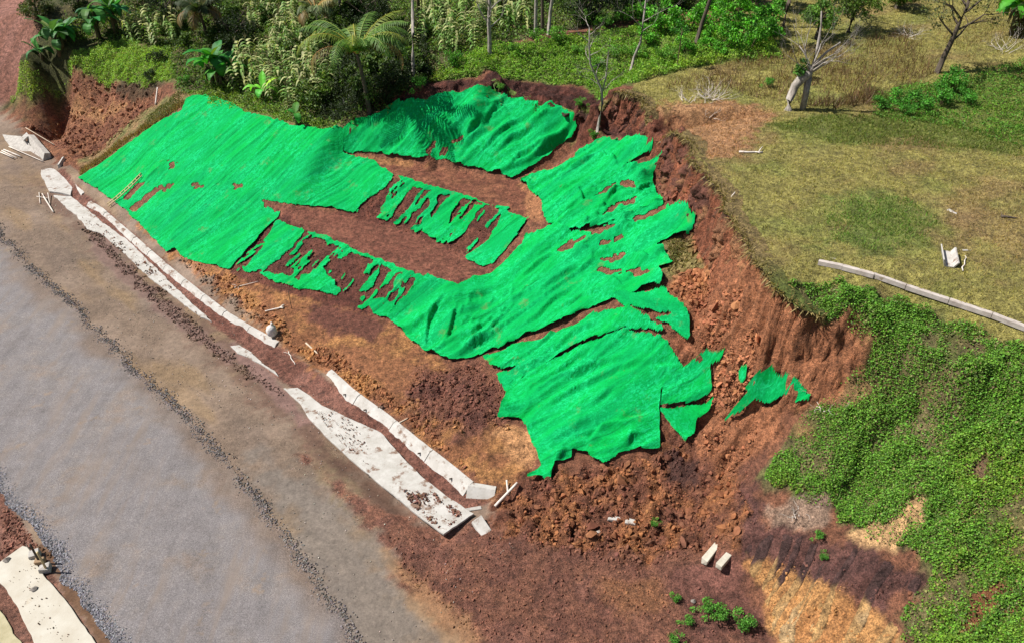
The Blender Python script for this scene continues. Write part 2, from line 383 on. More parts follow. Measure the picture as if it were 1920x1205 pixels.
# slope on the right with creepers
VEG = [(1478, 530), (1560, 530), (1680, 568), (1800, 612), (1930, 655), (2300, 800), (2300, 1500), (1700, 1260), (1680, 1150), (1740, 1080), (1700, 1040), (1640, 1020), (1560, 960), (1450, 930), (1430, 900), (1480, 800), (1545, 755), (1600, 700), (1600, 675), (1555, 645), (1545, 610)]
paint(VEG, (.11, .12, .035), .25, .5, a=.07, g=1, c2=(.16, .13, .055))
paint([(1640, 760), (1760, 770), (1780, 850), (1700, 880), (1640, 830)], (.19, .16, .075), .8, 1.2, g=.45)
paint([(1820, 980), (1930, 960), (1930, 1080), (1800, 1060)], (.19, .17, .06), .8, 1.2, g=.45)
paint([(1600, 700), (1700, 705), (1720, 740), (1600, 770)], (.18, .15, .06), .6, .9, g=.5)
paint([(1500, 745), (1600, 705), (1640, 730), (1560, 770)], (.24, .17, .075), .3, .4, a=.06, g=0.05)
paint([(1425, 940), (1560, 940), (1560, 985), (1480, 1000), (1430, 990)], (.32, .25, .18), .3, .4, a=.1, g=0.05)
paint([(1590, 1000), (1660, 985), (1700, 940), (1745, 930), (1730, 980), (1680, 1030), (1720, 1060), (1620, 1030)], (.52, .37, .18), .25, .35, a=.05, g=0.05)
paint([(1385, 920), (1440, 940), (1430, 985), (1550, 1005), (1640, 1030), (1745, 1090), (1720, 1110), (1670, 1110), (1655, 1150), (1560, 1098), (1450, 1055), (1395, 1050)], (.095, .05, .043), .2, .3, a=.045, g=0.05, c2=(.14, .072, .058))
paint([(1395, 1055), (1460, 1062), (1560, 1102), (1655, 1152), (1690, 1190), (1700, 1400), (1500, 1400), (1455, 1205), (1425, 1115)], (.52, .31, .115), .2, .25, a=.04, g=0.05, c2=(.42, .23, .085))
paint([(1760, 880), (1850, 850), (1870, 900), (1800, 920)], (.2, .14, .08), .3, .4, g=0.05)
paint([(1810, 1110), (1880, 1080), (1880, 1150), (1820, 1190)], (.22, .1, .045), .3, .4, g=0.05)
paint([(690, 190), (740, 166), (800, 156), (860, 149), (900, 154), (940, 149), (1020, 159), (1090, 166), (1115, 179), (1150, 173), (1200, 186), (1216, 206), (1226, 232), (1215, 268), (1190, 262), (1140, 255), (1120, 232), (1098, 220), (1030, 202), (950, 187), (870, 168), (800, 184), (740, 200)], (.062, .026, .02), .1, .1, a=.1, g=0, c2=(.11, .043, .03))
paint([(1216, 206), (1262, 246), (1302, 270), (1300, 300), (1332, 336), (1364, 366), (1362, 396), (1310, 400), (1262, 385), (1235, 348), (1222, 300), (1205, 268)], (.15, .062, .04), .12, .12, a=.12, g=0, c2=(.24, .105, .06))
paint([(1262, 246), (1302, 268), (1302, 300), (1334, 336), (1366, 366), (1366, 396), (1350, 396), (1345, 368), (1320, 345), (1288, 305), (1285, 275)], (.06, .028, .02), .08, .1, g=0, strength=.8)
paint([(1150, 235), (1172, 208), (1190, 230), (1172, 252)], (.24, .10, .05), .1, .1, strength=.7)
gn = (sstep(.0, .6, fbm(X * .28 + 90, Y * .28, o=5)) * .6 * (grs > .5) * (X > 6) * (BASE.ravel() > 9))[:, None]
col = col * (1 - gn) + np.array([[.19, .215, .05]]) * gn
bn = (sstep(.15, .7, fbm(X * .35 + 190, Y * .35, o=5)) * .55 * (grs > .5) * (X > 6) * (BASE.ravel() > 9))[:, None]
col = col * (1 - bn) + np.array([[.24, .145, .07]]) * bn
# exposed earth on every steep face
steep = sstep(1.15, 2.0, SLOPE.ravel())
left_ = sstep(-4, 4, X - 6)
ec = np.array([.14, .055, .038])[None, :] * (1 - left_[:, None]) + np.array([.25, .105, .055])[None, :] * left_[:, None]
near_ = sstep(31, 25, Y) * left_
ec = ec * (1 - near_[:, None]) + np.array([.36, .175, .085])[None, :] * near_[:, None]
flute = pn(X * 1.9, Y * 1.9, BASE.ravel() * .25) + .5 * pn(X * 5, Y * 5, BASE.ravel() * .6)
ec = ec * (1 + .3 * flute[:, None])
slide_ = region([(660, 190), (860, 120), (1230, 150), (1420, 330), (1480, 500), (1640, 640), (1600, 740), (1380, 1000), (1000, 900), (640, 420)], X, Y, .5, .1)
steep = steep * slide_
col = col * (1 - steep[:, None]) + ec * steep[:, None]
amp = np.maximum(amp, steep * .12)
grs = grs * (1 - steep)
lum_ = col @ np.array([.3, .6, .1])
bare_ = np.clip(1 - grs * 1.3, 0, 1)[:, None]
col = col * (1 - bare_) + np.clip((lum_[:, None] + (col - lum_[:, None]) * 1.0), .004, 1) * (np.array([[1.0, .835, .82]]) * (1 - smo[:, None]) + np.array([[.70, .665, .635]]) * smo[:, None]) * bare_
# puddled strips: beside the kerb, and between the left slab and the gravel
PUD1 = [(435, 640), (470, 668), (540, 735), (580, 790), (560, 800), (510, 740), (455, 690)]
PUD2 = [(60, 1030), (85, 1015), (120, 1050), (130, 1100), (165, 1120), (200, 1180), (220, 1215), (180, 1215), (150, 1150), (100, 1080)]
paint(PUD1, (.19, .115, .095), .2, .2, a=.003, wt=1)
paint(PUD2, (.12, .065, .035), .2, .2, a=.004, wt=.9)
paint([(160, 440), (200, 450), (300, 560), (440, 670), (430, 680), (300, 590), (190, 490)], (.17, .105, .085), .2, .25, a=.004, wt=.8, strength=.8)

# ------------------------------------------------------------------ heights: clods and lumps
fine = fbm(X * 2.2, Y * 2.2, o=5, gain=.55)
lump = np.abs(fbm(X * 1.3 + 8, Y * 1.3, o=4)) - .3
bil = np.abs(pn(X * 1.9 + 3, Y * 1.9)) + .6 * np.abs(pn(X * 3.9, Y * 3.9 + 7)) - .45
D = amp * (fine * .75 + lump * .9 + np.where(amp > .11, 1.1, .2) * bil)
core = ((X > -34) & (X < 20) & (Y > 13) & (Y < 62)).astype(float)
D = D * np.where(core > 0, 1, .5) + np.where(core > 0, 0, 1) * .15 * n_big * (v_ > 17)
ZF = BASE + D.reshape(BASE.shape)
# rills down the steps and the ochre cut
kf = region([(1390, 1030), (1560, 1010), (1745, 1080), (1700, 1250), (1450, 1300), (1420, 1115)], X, Y, .4, .1)
uu = (X - Y) / math.sqrt(2) + .15 * n_mid
ZF = ZF - (kf * .12 * np.clip(1 - np.abs(pn(uu * 1.25, np.zeros_like(uu) + v_ * .12)) * 3.0, 0, 1)).reshape(BASE.shape)
ZZ = ZF
ZS = blur(BASE, 6)

def H(x, y): return lookup(ZF, x, y)

# ------------------------------------------------------------------ materials
def resample(P, step):
    P = np.asarray(P, float); d = np.concatenate([[0], np.cumsum(np.linalg.norm(np.diff(P, axis=0), axis=1))])
    t = np.arange(0, d[-1], step)
    return np.stack([np.interp(t, d, P[:, k]) for k in range(P.shape[1])], 1)

def new_mat(name):
    m = bpy.data.materials.new(name); m.use_nodes = True
    nt = m.node_tree
    return m, nt, nt.nodes['Principled BSDF'], nt.links

def N(nt, kind, **kw):
    n = nt.nodes.new(kind)
    for k, v in kw.items():
        if hasattr(n, k): setattr(n, k, v)
        else: n.inputs[k].default_value = v
    return n

def mixc(nt, mode, fac, a, b):
    n = nt.nodes.new('ShaderNodeMix'); n.data_type = 'RGBA'; n.blend_type = mode
    for s, v in ((n.inputs[0], fac), (n.inputs[6], a), (n.inputs[7], b)):
        if hasattr(v, 'is_output'): nt.links.new(v, s)
        elif isinstance(v, (int, float)): s.default_value = v
        else: s.default_value = (*v, 1)
    return n.outputs[2]

def ramp(nt, src, stops):
    n = nt.nodes.new('ShaderNodeValToRGB')
    e = n.color_ramp.elements
    while len(e) < len(stops): e.new(.5)
    for q, (p, c) in zip(e, stops):
        q.position = p; q.color = (*c, 1) if not isinstance(c, (int, float)) else (c, c, c, 1)
    nt.links.new(src, n.inputs[0])
    return n.outputs[0]

def noise(nt, scale, detail=6, rough=.6, vec=None, dist=0):
    n = N(nt, 'ShaderNodeTexNoise', Scale=scale, Detail=detail, Roughness=rough, Distortion=dist)
    if vec is None:
        vec = nt.nodes.new('ShaderNodeNewGeometry').outputs['Position']
    nt.links.new(vec, n.inputs['Vector'])
    return n.outputs['Fac']

def bump(nt, src, strength, distance, normal=None):
    b = N(nt, 'ShaderNodeBump', Strength=strength, Distance=distance)
    nt.links.new(src, b.inputs['Height'])
    if normal is not None: nt.links.new(normal, b.inputs['Normal'])
    return b.outputs[0]

def ground_material():
    m, nt, p, L = new_mat('earth')
    a = N(nt, 'ShaderNodeAttribute', attribute_name='tint').outputs['Color']
    wt = N(nt, 'ShaderNodeAttribute', attribute_name='wet').outputs['Fac']
    f1 = noise(nt, 3.6, 9, .68); f2 = noise(nt, 17, 5, .7); f3 = noise(nt, 1.1, 6, .62)
    sm = N(nt, 'ShaderNodeAttribute', attribute_name='smo').outputs['Fac']
    mr = N(nt, 'ShaderNodeMapRange'); L.new(sm, mr.inputs[0]); mr.inputs[3].default_value = 1.0; mr.inputs[4].default_value = .38
    mr = mr.outputs[0]
    c = mixc(nt, 'MULTIPLY', mr, a, ramp(nt, f1, [(.30, .36), (.48, .95), (.70, 1.65)]))  # hollows of the bump noise darkened: crevice shade put into the colour
    c = mixc(nt, 'MULTIPLY', mr, c, ramp(nt, f2, [(.3, .42), (.5, 1.0), (.7, 1.6)]))
    f4 = noise(nt, 8, 5, .75, dist=.4)
    c = mixc(nt, 'MULTIPLY', mr, c, ramp(nt, f4, [(.34, .5), (.47, 1.0), (.66, 1.35)]))  # dark speckles: clod shadows and debris put into the colour
    c = mixc(nt, 'MULTIPLY', .7, c, ramp(nt, f3, [(.3, .7), (.7, 1.25)]))
    # scattered pale grit
    vo = N(nt, 'ShaderNodeTexVoronoi', Scale=13.0)
    L.new(nt.nodes.new('ShaderNodeNewGeometry').outputs['Position'], vo.inputs['Vector'])
    g = ramp(nt, vo.outputs['Distance'], [(.06, .5), (.13, 0.0)])
    c = mixc(nt, 'MIX', g, c, (.46, .36, .28))
    L.new(c, p.inputs['Base Color'])
    r = N(nt, 'ShaderNodeMapRange'); L.new(wt, r.inputs[0]); r.inputs[3].default_value = .95; r.inputs[4].default_value = .22
    L.new(r.outputs[0], p.inputs['Roughness'])
    p.inputs['Specular IOR Level'].default_value = .35
    s = N(nt, 'ShaderNodeMath', operation='SUBTRACT'); L.new(mr, s.inputs[0]); L.new(wt, s.inputs[1])
    b = N(nt, 'ShaderNodeBump', Strength=.9, Distance=.26); L.new(f1, b.inputs['Height']); L.new(s.outputs[0], b.inputs['Strength'])
    b2 = N(nt, 'ShaderNodeBump', Strength=.8, Distance=.08); L.new(f2, b2.inputs['Height']); L.new(b.outputs[0], b2.inputs['Normal']); L.new(s.outputs[0], b2.inputs['Strength'])
    L.new(b2.outputs[0], p.inputs['Normal'])
    return m

def link(name, me, mat=None, parent=None):
    o = bpy.data.objects.new(name, me); COL.objects.link(o)
    if mat is not None: me.materials.append(mat)
    if parent is not None: o.parent = parent
    return o

def mesh_np(name, V, F, mat=None, parent=None, smooth=True, tint=None, attrs=None, uv=None):
    V = np.asarray(V, np.float32); F = np.asarray(F, np.int32)
    me = bpy.data.meshes.new(name)
    n, k = F.shape
    me.vertices.add(len(V)); me.vertices.foreach_set('co', V.ravel())
    me.loops.add(n * k); me.loops.foreach_set('vertex_index', F.ravel())
    me.polygons.add(n)
    me.polygons.foreach_set('loop_start', np.arange(n, dtype=np.int32) * k)
    me.polygons.foreach_set('loop_total', np.full(n, k, np.int32))
    me.polygons.foreach_set('use_smooth', np.full(n, smooth, bool))
    if tint is not None:
        at_ = me.attributes.new('tint', 'FLOAT_COLOR', 'POINT')
        t = np.ones((len(V), 4), np.float32); t[:, :3] = np.clip(tint, 0, 1)
        at_.data.foreach_set('color', t.ravel())
    for nm, arr in (attrs or {}).items():
        at_ = me.attributes.new(nm, 'FLOAT', 'POINT')
        at_.data.foreach_set('value', np.asarray(arr, np.float32).ravel())
    if uv is not None:
        l = me.uv_layers.new(name='cloth')
        l.data.foreach_set('uv', np.asarray(uv, np.float32)[F.ravel()].ravel())
    me.update(calc_edges=True)
    return link(name, me, mat, parent)

def tag(o, label=None, cat=None, group=None, kind=None):
    if label: o['label'] = label
    if cat: o['category'] = cat
    if group: o['group'] = group
    if kind: o['kind'] = kind
    return o

# ground sheet; steep faces are pushed about along their normals
nrm = np.stack([-gy.ravel(), -gx.ravel(), np.ones(len(X))], 1)
nrm /= np.linalg.norm(nrm, axis=1)[:, None]
V = np.stack([X, Y, ZF.ravel()], 1)
cliff = np.maximum(steep, region([(690, 190), (740, 166), (860, 149), (940, 149), (1115, 179), (1200, 186), (1262, 246), (1302, 268), (1334, 336), (1366, 366), (1398, 440), (1424, 490), (1462, 545), (1502, 580), (1548, 610), (1556, 650), (1602, 676), (1515, 766), (1465, 750), (1420, 705), (1395, 645), (1360, 585), (1310, 470), (1290, 405), (1235, 345), (1205, 268), (1140, 245), (1030, 202), (870, 170), (760, 195)], X, Y, .15, .05))
push = cliff * (.22 * pn(X * 1.1, Y * 1.1, V[:, 2] * .5) + .26 * pn(X * 2.6, Y * 2.6, V[:, 2] * 1.6) + .10 * pn(X * 6, Y * 6, V[:, 2] * 5))
V = V + nrm * push[:, None]
ii, jj = np.meshgrid(np.arange(NX - 1), np.arange(NY - 1))
q = (jj * NX + ii).ravel()
Fg = np.stack([q, q + 1, q + NX + 1, q + NX], 1)
M_EARTH = ground_material()
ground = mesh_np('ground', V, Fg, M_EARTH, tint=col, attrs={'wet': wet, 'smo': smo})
tag(ground, kind='structure')
GRS = grs.reshape(BASE.shape)

# rain-gullied face of the cut at the lower right, finer than the sheet it lies on
cp = hits([(1395, 1052), (1455, 1064), (1560, 1100), (1655, 1150), (1690, 1190), (1760, 1290)], BASE)
fo = hits([(1388, 1025), (1440, 990), (1550, 1008), (1640, 1030), (1745, 1088), (1725, 1112), (1672, 1115), (1668, 1150), (1700, 1195), (1740, 1330), (1480, 1330), (1452, 1205), (1420, 1115), (1395, 1060)], BASE)
gu = np.arange(-12, 6, .05); lo_u = ((fo[:, 0] - fo[:, 1]) / math.sqrt(2)); lo_v = (fo[:, 0] + fo[:, 1]) / math.sqrt(2)
gu = np.arange(lo_u.min() - .3, lo_u.max() + .3, .05); gv = np.arange(lo_v.min() - .3, lo_v.max() + .3, .05)
Gu, Gv = np.meshgrid(gu, gv, indexing='ij'); gX, gY = (Gu + Gv) / math.sqrt(2), (Gv - Gu) / math.sqrt(2)
fs = poly_sdf(fo, gX.ravel(), gY.ravel()).reshape(gX.shape) + .15 * fbm(gX * 1.5, gY * 1.5, o=3)
cu, cv2 = (cp[:, 0] - cp[:, 1]) / math.sqrt(2), (cp[:, 0] + cp[:, 1]) / math.sqrt(2)
kO = np.argsort(cu)
above = Gv - np.interp(Gu, cu[kO], cv2[kO])
wob = Gu + .25 * pn(Gu * .8, Gv * .8) + .12 * Gv
gr1 = np.clip(1 - np.abs(pn(wob * 1.25, Gv * .10)) * 5.5, 0, 1); gr2 = np.clip(1 - np.abs(pn(wob * 3.1 + 20, Gv * .2)) * 4.0, 0, 1)
fadeg = sstep(-2.2, -.2, above) * .8 + .2
gz = H(gX, gY) + .05 - .10 * sstep(.25, 0, fs) - fadeg * (.36 * gr1 + .11 * gr2) + .05 * fbm(gX * 2.5, gY * 2.5, o=4) + .03 * pn(gX * 9, gY * 9)
bnd = above + .45 * pn(wob * 1.6, 0 * wob) - .5 * gr1 + .25 * pn(wob * 4, Gv)
mx = sstep(-.12, .12, bnd)[..., None]
vc = (1 + .35 * fbm(gX * 1.8, gY * 1.8, o=4))[..., None]
ct = (np.array([.40, .235, .095]) * (1 - mx) + np.array([.072, .037, .033]) * mx) * vc
sand = (sstep(.1, .6, fbm(gX * .9 + 8, gY * .9, o=4))[..., None]) * (1 - mx)
ct = ct * (1 - .5 * sand) + np.array([.50, .36, .2]) * .5 * sand
ins = fs > 0
cn = (ins[:-1, :-1] & ins[1:, :-1] & ins[:-1, 1:] & ins[1:, 1:])
ia, ib = np.nonzero(cn); nb = len(gv); q = ia * nb + ib
Fc = np.stack([q, q + nb, q + nb + 1, q + 1], 1); us_, inv = np.unique(Fc, return_inverse=True)
cutm = mesh_np('gullied_cut', np.stack([gX, gY, gz], -1).reshape(-1, 3)[us_], inv.reshape(Fc.shape), M_EARTH, tint=np.clip(ct, .005, 1).reshape(-1, 3)[us_], attrs={'wet': np.zeros(len(us_)), 'smo': np.zeros(len(us_))})
tag(cutm, kind='structure')

# sods of turf overhanging the scarp
SP = resample([at(*p)[:2] for p in LINES[[i for i, L in enumerate(LINES) if L[0] == (690, 180, 8.0)][0]][1:-2]], .13)
tn = np.gradient(SP, axis=0); tn /= np.linalg.norm(tn, axis=1)[:, None]
on = np.stack([tn[:, 1], -tn[:, 0]], 1)
for _ in range(4): on = (np.roll(on, 1, 0) + on * 2 + np.roll(on, -1, 0)) / 4 if False else np.concatenate([on[:1], (on[:-2] + 2 * on[1:-1] + on[2:]) / 4, on[-1:]])
if (on[len(on) // 2] @ np.array([-1.0, -.3])) < 0: on = -on
sx = SP[:, 0]; sy = SP[:, 1]
out_ = np.maximum(.02, .08 + .20 * fbm(sx * 1.5, sy * 1.5, o=3) + .10 * pn(sx * 4, sy * 4) + rng.normal(0, .02, len(sx)))
zt = lookup(ZS, sx - on[:, 0] * .5, sy - on[:, 1] * .5)
th = .08 + .10 * np.clip(fbm(sx * 1.9 + 7, sy * 1.9, o=3) + .3, 0, 1.2)
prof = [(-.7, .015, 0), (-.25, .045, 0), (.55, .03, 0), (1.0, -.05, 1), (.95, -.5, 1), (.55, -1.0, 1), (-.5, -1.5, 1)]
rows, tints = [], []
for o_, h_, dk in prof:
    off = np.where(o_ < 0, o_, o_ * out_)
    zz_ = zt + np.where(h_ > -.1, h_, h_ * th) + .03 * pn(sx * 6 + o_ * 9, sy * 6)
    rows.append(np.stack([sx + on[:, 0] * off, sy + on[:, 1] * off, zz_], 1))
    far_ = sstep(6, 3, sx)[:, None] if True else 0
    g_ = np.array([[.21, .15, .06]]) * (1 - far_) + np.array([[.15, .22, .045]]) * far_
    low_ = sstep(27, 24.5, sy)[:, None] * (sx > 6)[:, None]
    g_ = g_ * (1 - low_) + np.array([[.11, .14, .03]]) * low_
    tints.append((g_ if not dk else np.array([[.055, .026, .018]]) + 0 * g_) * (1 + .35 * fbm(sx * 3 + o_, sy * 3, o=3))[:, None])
kk = len(prof); m_ = len(SP)
Vt = np.stack(rows, 1).reshape(-1, 3)
ia, ib = np.meshgrid(np.arange(m_ - 1), np.arange(kk - 1), indexing='ij'); q = (ia * kk + ib).ravel()
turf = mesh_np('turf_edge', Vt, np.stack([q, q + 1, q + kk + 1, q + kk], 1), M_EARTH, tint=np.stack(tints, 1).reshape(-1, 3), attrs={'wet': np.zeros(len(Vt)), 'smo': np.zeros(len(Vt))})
tag(turf, kind='structure')

# bare wall of the scarp, from the turf down to its foot
BL = [L for L in LINES if L[0] == (700, 205, 7.3)][0]
BP = resample([at(*p) for p in BL], .1)
dd = ((SP[:, None, :] - BP[None, :, :2]) ** 2).sum(2).argmin(1)
dd = np.maximum.accumulate(dd).astype(float)
for _ in range(14): dd = np.concatenate([dd[:1], (dd[:-2] + 2 * dd[1:-1] + dd[2:]) / 4, dd[-1:]])
ss_ = np.arange(len(SP)) * .13
fine_s = np.arange(0, ss_[-1], .055); NT = 46
def along(a): return np.stack([np.interp(fine_s, ss_, a[:, k]) for k in range(a.shape[1])], 1)
T2 = along(SP); O2 = along(on); Z2 = np.interp(fine_s, ss_, zt); D2 = np.interp(fine_s, ss_, dd)
B2 = np.stack([np.interp(D2, np.arange(len(BP)), BP[:, k]) for k in range(3)], 1)
tt_ = np.linspace(0, 1.06, NT)
S_, T_ = np.meshgrid(fine_s, tt_, indexing='ij')
hx = T2[:, None, 0] + (B2 - np.c_[T2, Z2])[:, None, 0] * T_ ** 1.35
hy = T2[:, None, 1] + (B2 - np.c_[T2, Z2])[:, None, 1] * T_ ** 1.35
hz = (Z2 - .03)[:, None] + (B2[:, 2] - .12 - Z2)[:, None] * T_ ** .82
drop = Z2[:, None] - hz
gul = np.clip(1 - np.abs(pn(S_ * .9 + .25 * pn(S_ * 2, drop * .7), drop * .18)) * 2.6, 0, 1)
gul2 = np.clip(1 - np.abs(pn(S_ * 2.6 + 40 + .3 * pn(S_ * 3, drop * 1.5), drop * .3)) * 2.8, 0, 1)
blk = np.abs(pn(S_ * 1.3 + 9, drop * 1.5)) + .6 * np.abs(pn(S_ * 3.3, drop * 3.6 + 5)) + .35 * np.abs(pn(S_ * 8, drop * 8.5))
bulge = .05 + .42 * blk - .48 * gul - .16 * gul2 + .25 * pn(S_ * .35, drop * .4 + 3)
bulge = bulge * np.clip(T_ * 5, .15, 1) * np.clip((1.06 - T_) * 6 + .3, 0, 1) + .10
end_ = 1 - sstep(fine_s[-1] - 4.6, fine_s[-1] - 2.6, S_)
bulge = bulge * end_ - .45 * (1 - end_)
hx = hx + O2[:, None, 0] * bulge; hy = hy + O2[:, None, 1] * bulge; hz = hz + .10 * pn(S_ * 3, drop * 3) * T_
xx_ = hx
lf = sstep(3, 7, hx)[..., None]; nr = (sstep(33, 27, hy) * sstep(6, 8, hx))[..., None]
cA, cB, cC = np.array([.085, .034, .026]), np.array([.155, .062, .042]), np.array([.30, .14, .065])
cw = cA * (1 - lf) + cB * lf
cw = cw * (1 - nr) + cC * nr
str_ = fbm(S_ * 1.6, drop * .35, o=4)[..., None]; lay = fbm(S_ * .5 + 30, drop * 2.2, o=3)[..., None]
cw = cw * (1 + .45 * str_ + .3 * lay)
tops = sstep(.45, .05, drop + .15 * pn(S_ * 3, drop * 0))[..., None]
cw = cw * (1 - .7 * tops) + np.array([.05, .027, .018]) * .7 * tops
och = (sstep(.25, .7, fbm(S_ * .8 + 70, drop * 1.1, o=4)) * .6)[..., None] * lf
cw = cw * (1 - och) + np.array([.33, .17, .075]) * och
nS = len(fine_s); ia, ib = np.meshgrid(np.arange(nS - 1), np.arange(NT - 1), indexing='ij'); q = (ia * NT + ib).ravel()
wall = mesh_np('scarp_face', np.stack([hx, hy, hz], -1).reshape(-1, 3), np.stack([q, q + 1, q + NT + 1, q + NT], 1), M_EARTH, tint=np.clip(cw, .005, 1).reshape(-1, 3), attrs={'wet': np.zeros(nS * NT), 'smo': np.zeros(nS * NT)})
tag(wall, kind='structure')

# ------------------------------------------------------------------ green covers laid over the cut
def cloth_material():
    m, nt, p, L = new_mat('green_shade_cloth')
    uv = nt.nodes.new('ShaderNodeUVMap'); uv.uv_map = 'cloth'
    def st(sx, sy):
        mp = N(nt, 'ShaderNodeMapping'); mp.inputs['Scale'].default_value = (sx, sy, 1)
        L.new(uv.outputs[0], mp.inputs[0]); return mp.outputs[0]
    broad = noise(nt, 1.0, 5, .6, st(.12, .9))
    fray = noise(nt, 1.0, 6, .75, st(5, 9), 1.2)
    fib = noise(nt, 1.0, 4, .7, st(16, 24), .8)
    patch = noise(nt, .55, 5, .6)
    c = mixc(nt, 'MIX', ramp(nt, broad, [(.35, 0.0), (.68, 1.0)]), (.001, .35, .056), (.001, .27, .078))
    pale = N(nt, 'ShaderNodeMath', operation='MULTIPLY')
    L.new(ramp(nt, fray, [(.47, 0.0), (.58, 1.0)]), pale.inputs[0]); L.new(ramp(nt, patch, [(.40, .10), (.60, .9)]), pale.inputs[1])
    c = mixc(nt, 'MIX', pale.outputs[0], c, (.010, .50, .17))
    c = mixc(nt, 'MULTIPLY', .8, c, ramp(nt, fib, [(.3, .58), (.52, 1.0), (.7, 1.25)]))
    sx_ = N(nt, 'ShaderNodeSeparateXYZ'); L.new(uv.outputs[0], sx_.inputs[0])
    ja = N(nt, 'ShaderNodeMath', operation='MULTIPLY_ADD'); L.new(broad, ja.inputs[0]); ja.inputs[1].default_value = .25; L.new(sx_.outputs[1], ja.inputs[2])
    pp = N(nt, 'ShaderNodeMath', operation='PINGPONG'); L.new(ja.outputs[0], pp.inputs[0]); pp.inputs[1].default_value = 1.45
    c = mixc(nt, 'MULTIPLY', 1.0, c, ramp(nt, pp.outputs[0], [(.0, .62), (.035, .98), (.06, 1.0)]))
    dirt = noise(nt, .9, 8, .7)
    c = mixc(nt, 'MIX', ramp(nt, dirt, [(.60, 0.0), (.72, .6)]), c, (.14, .17, .06))
    L.new(c, p.inputs['Base Color'])
    p.inputs['Roughness'].default_value = .85
    p.inputs['Specular IOR Level'].default_value = .06
    wr = noise(nt, 1.0, 5, .6, st(.9, 5.0), .6)
    b = bump(nt, wr, .55, .10)
    b = bump(nt, fray, .5, .03, b)
    L.new(b, p.inputs['Normal'])
    return m
M_NET = cloth_material()

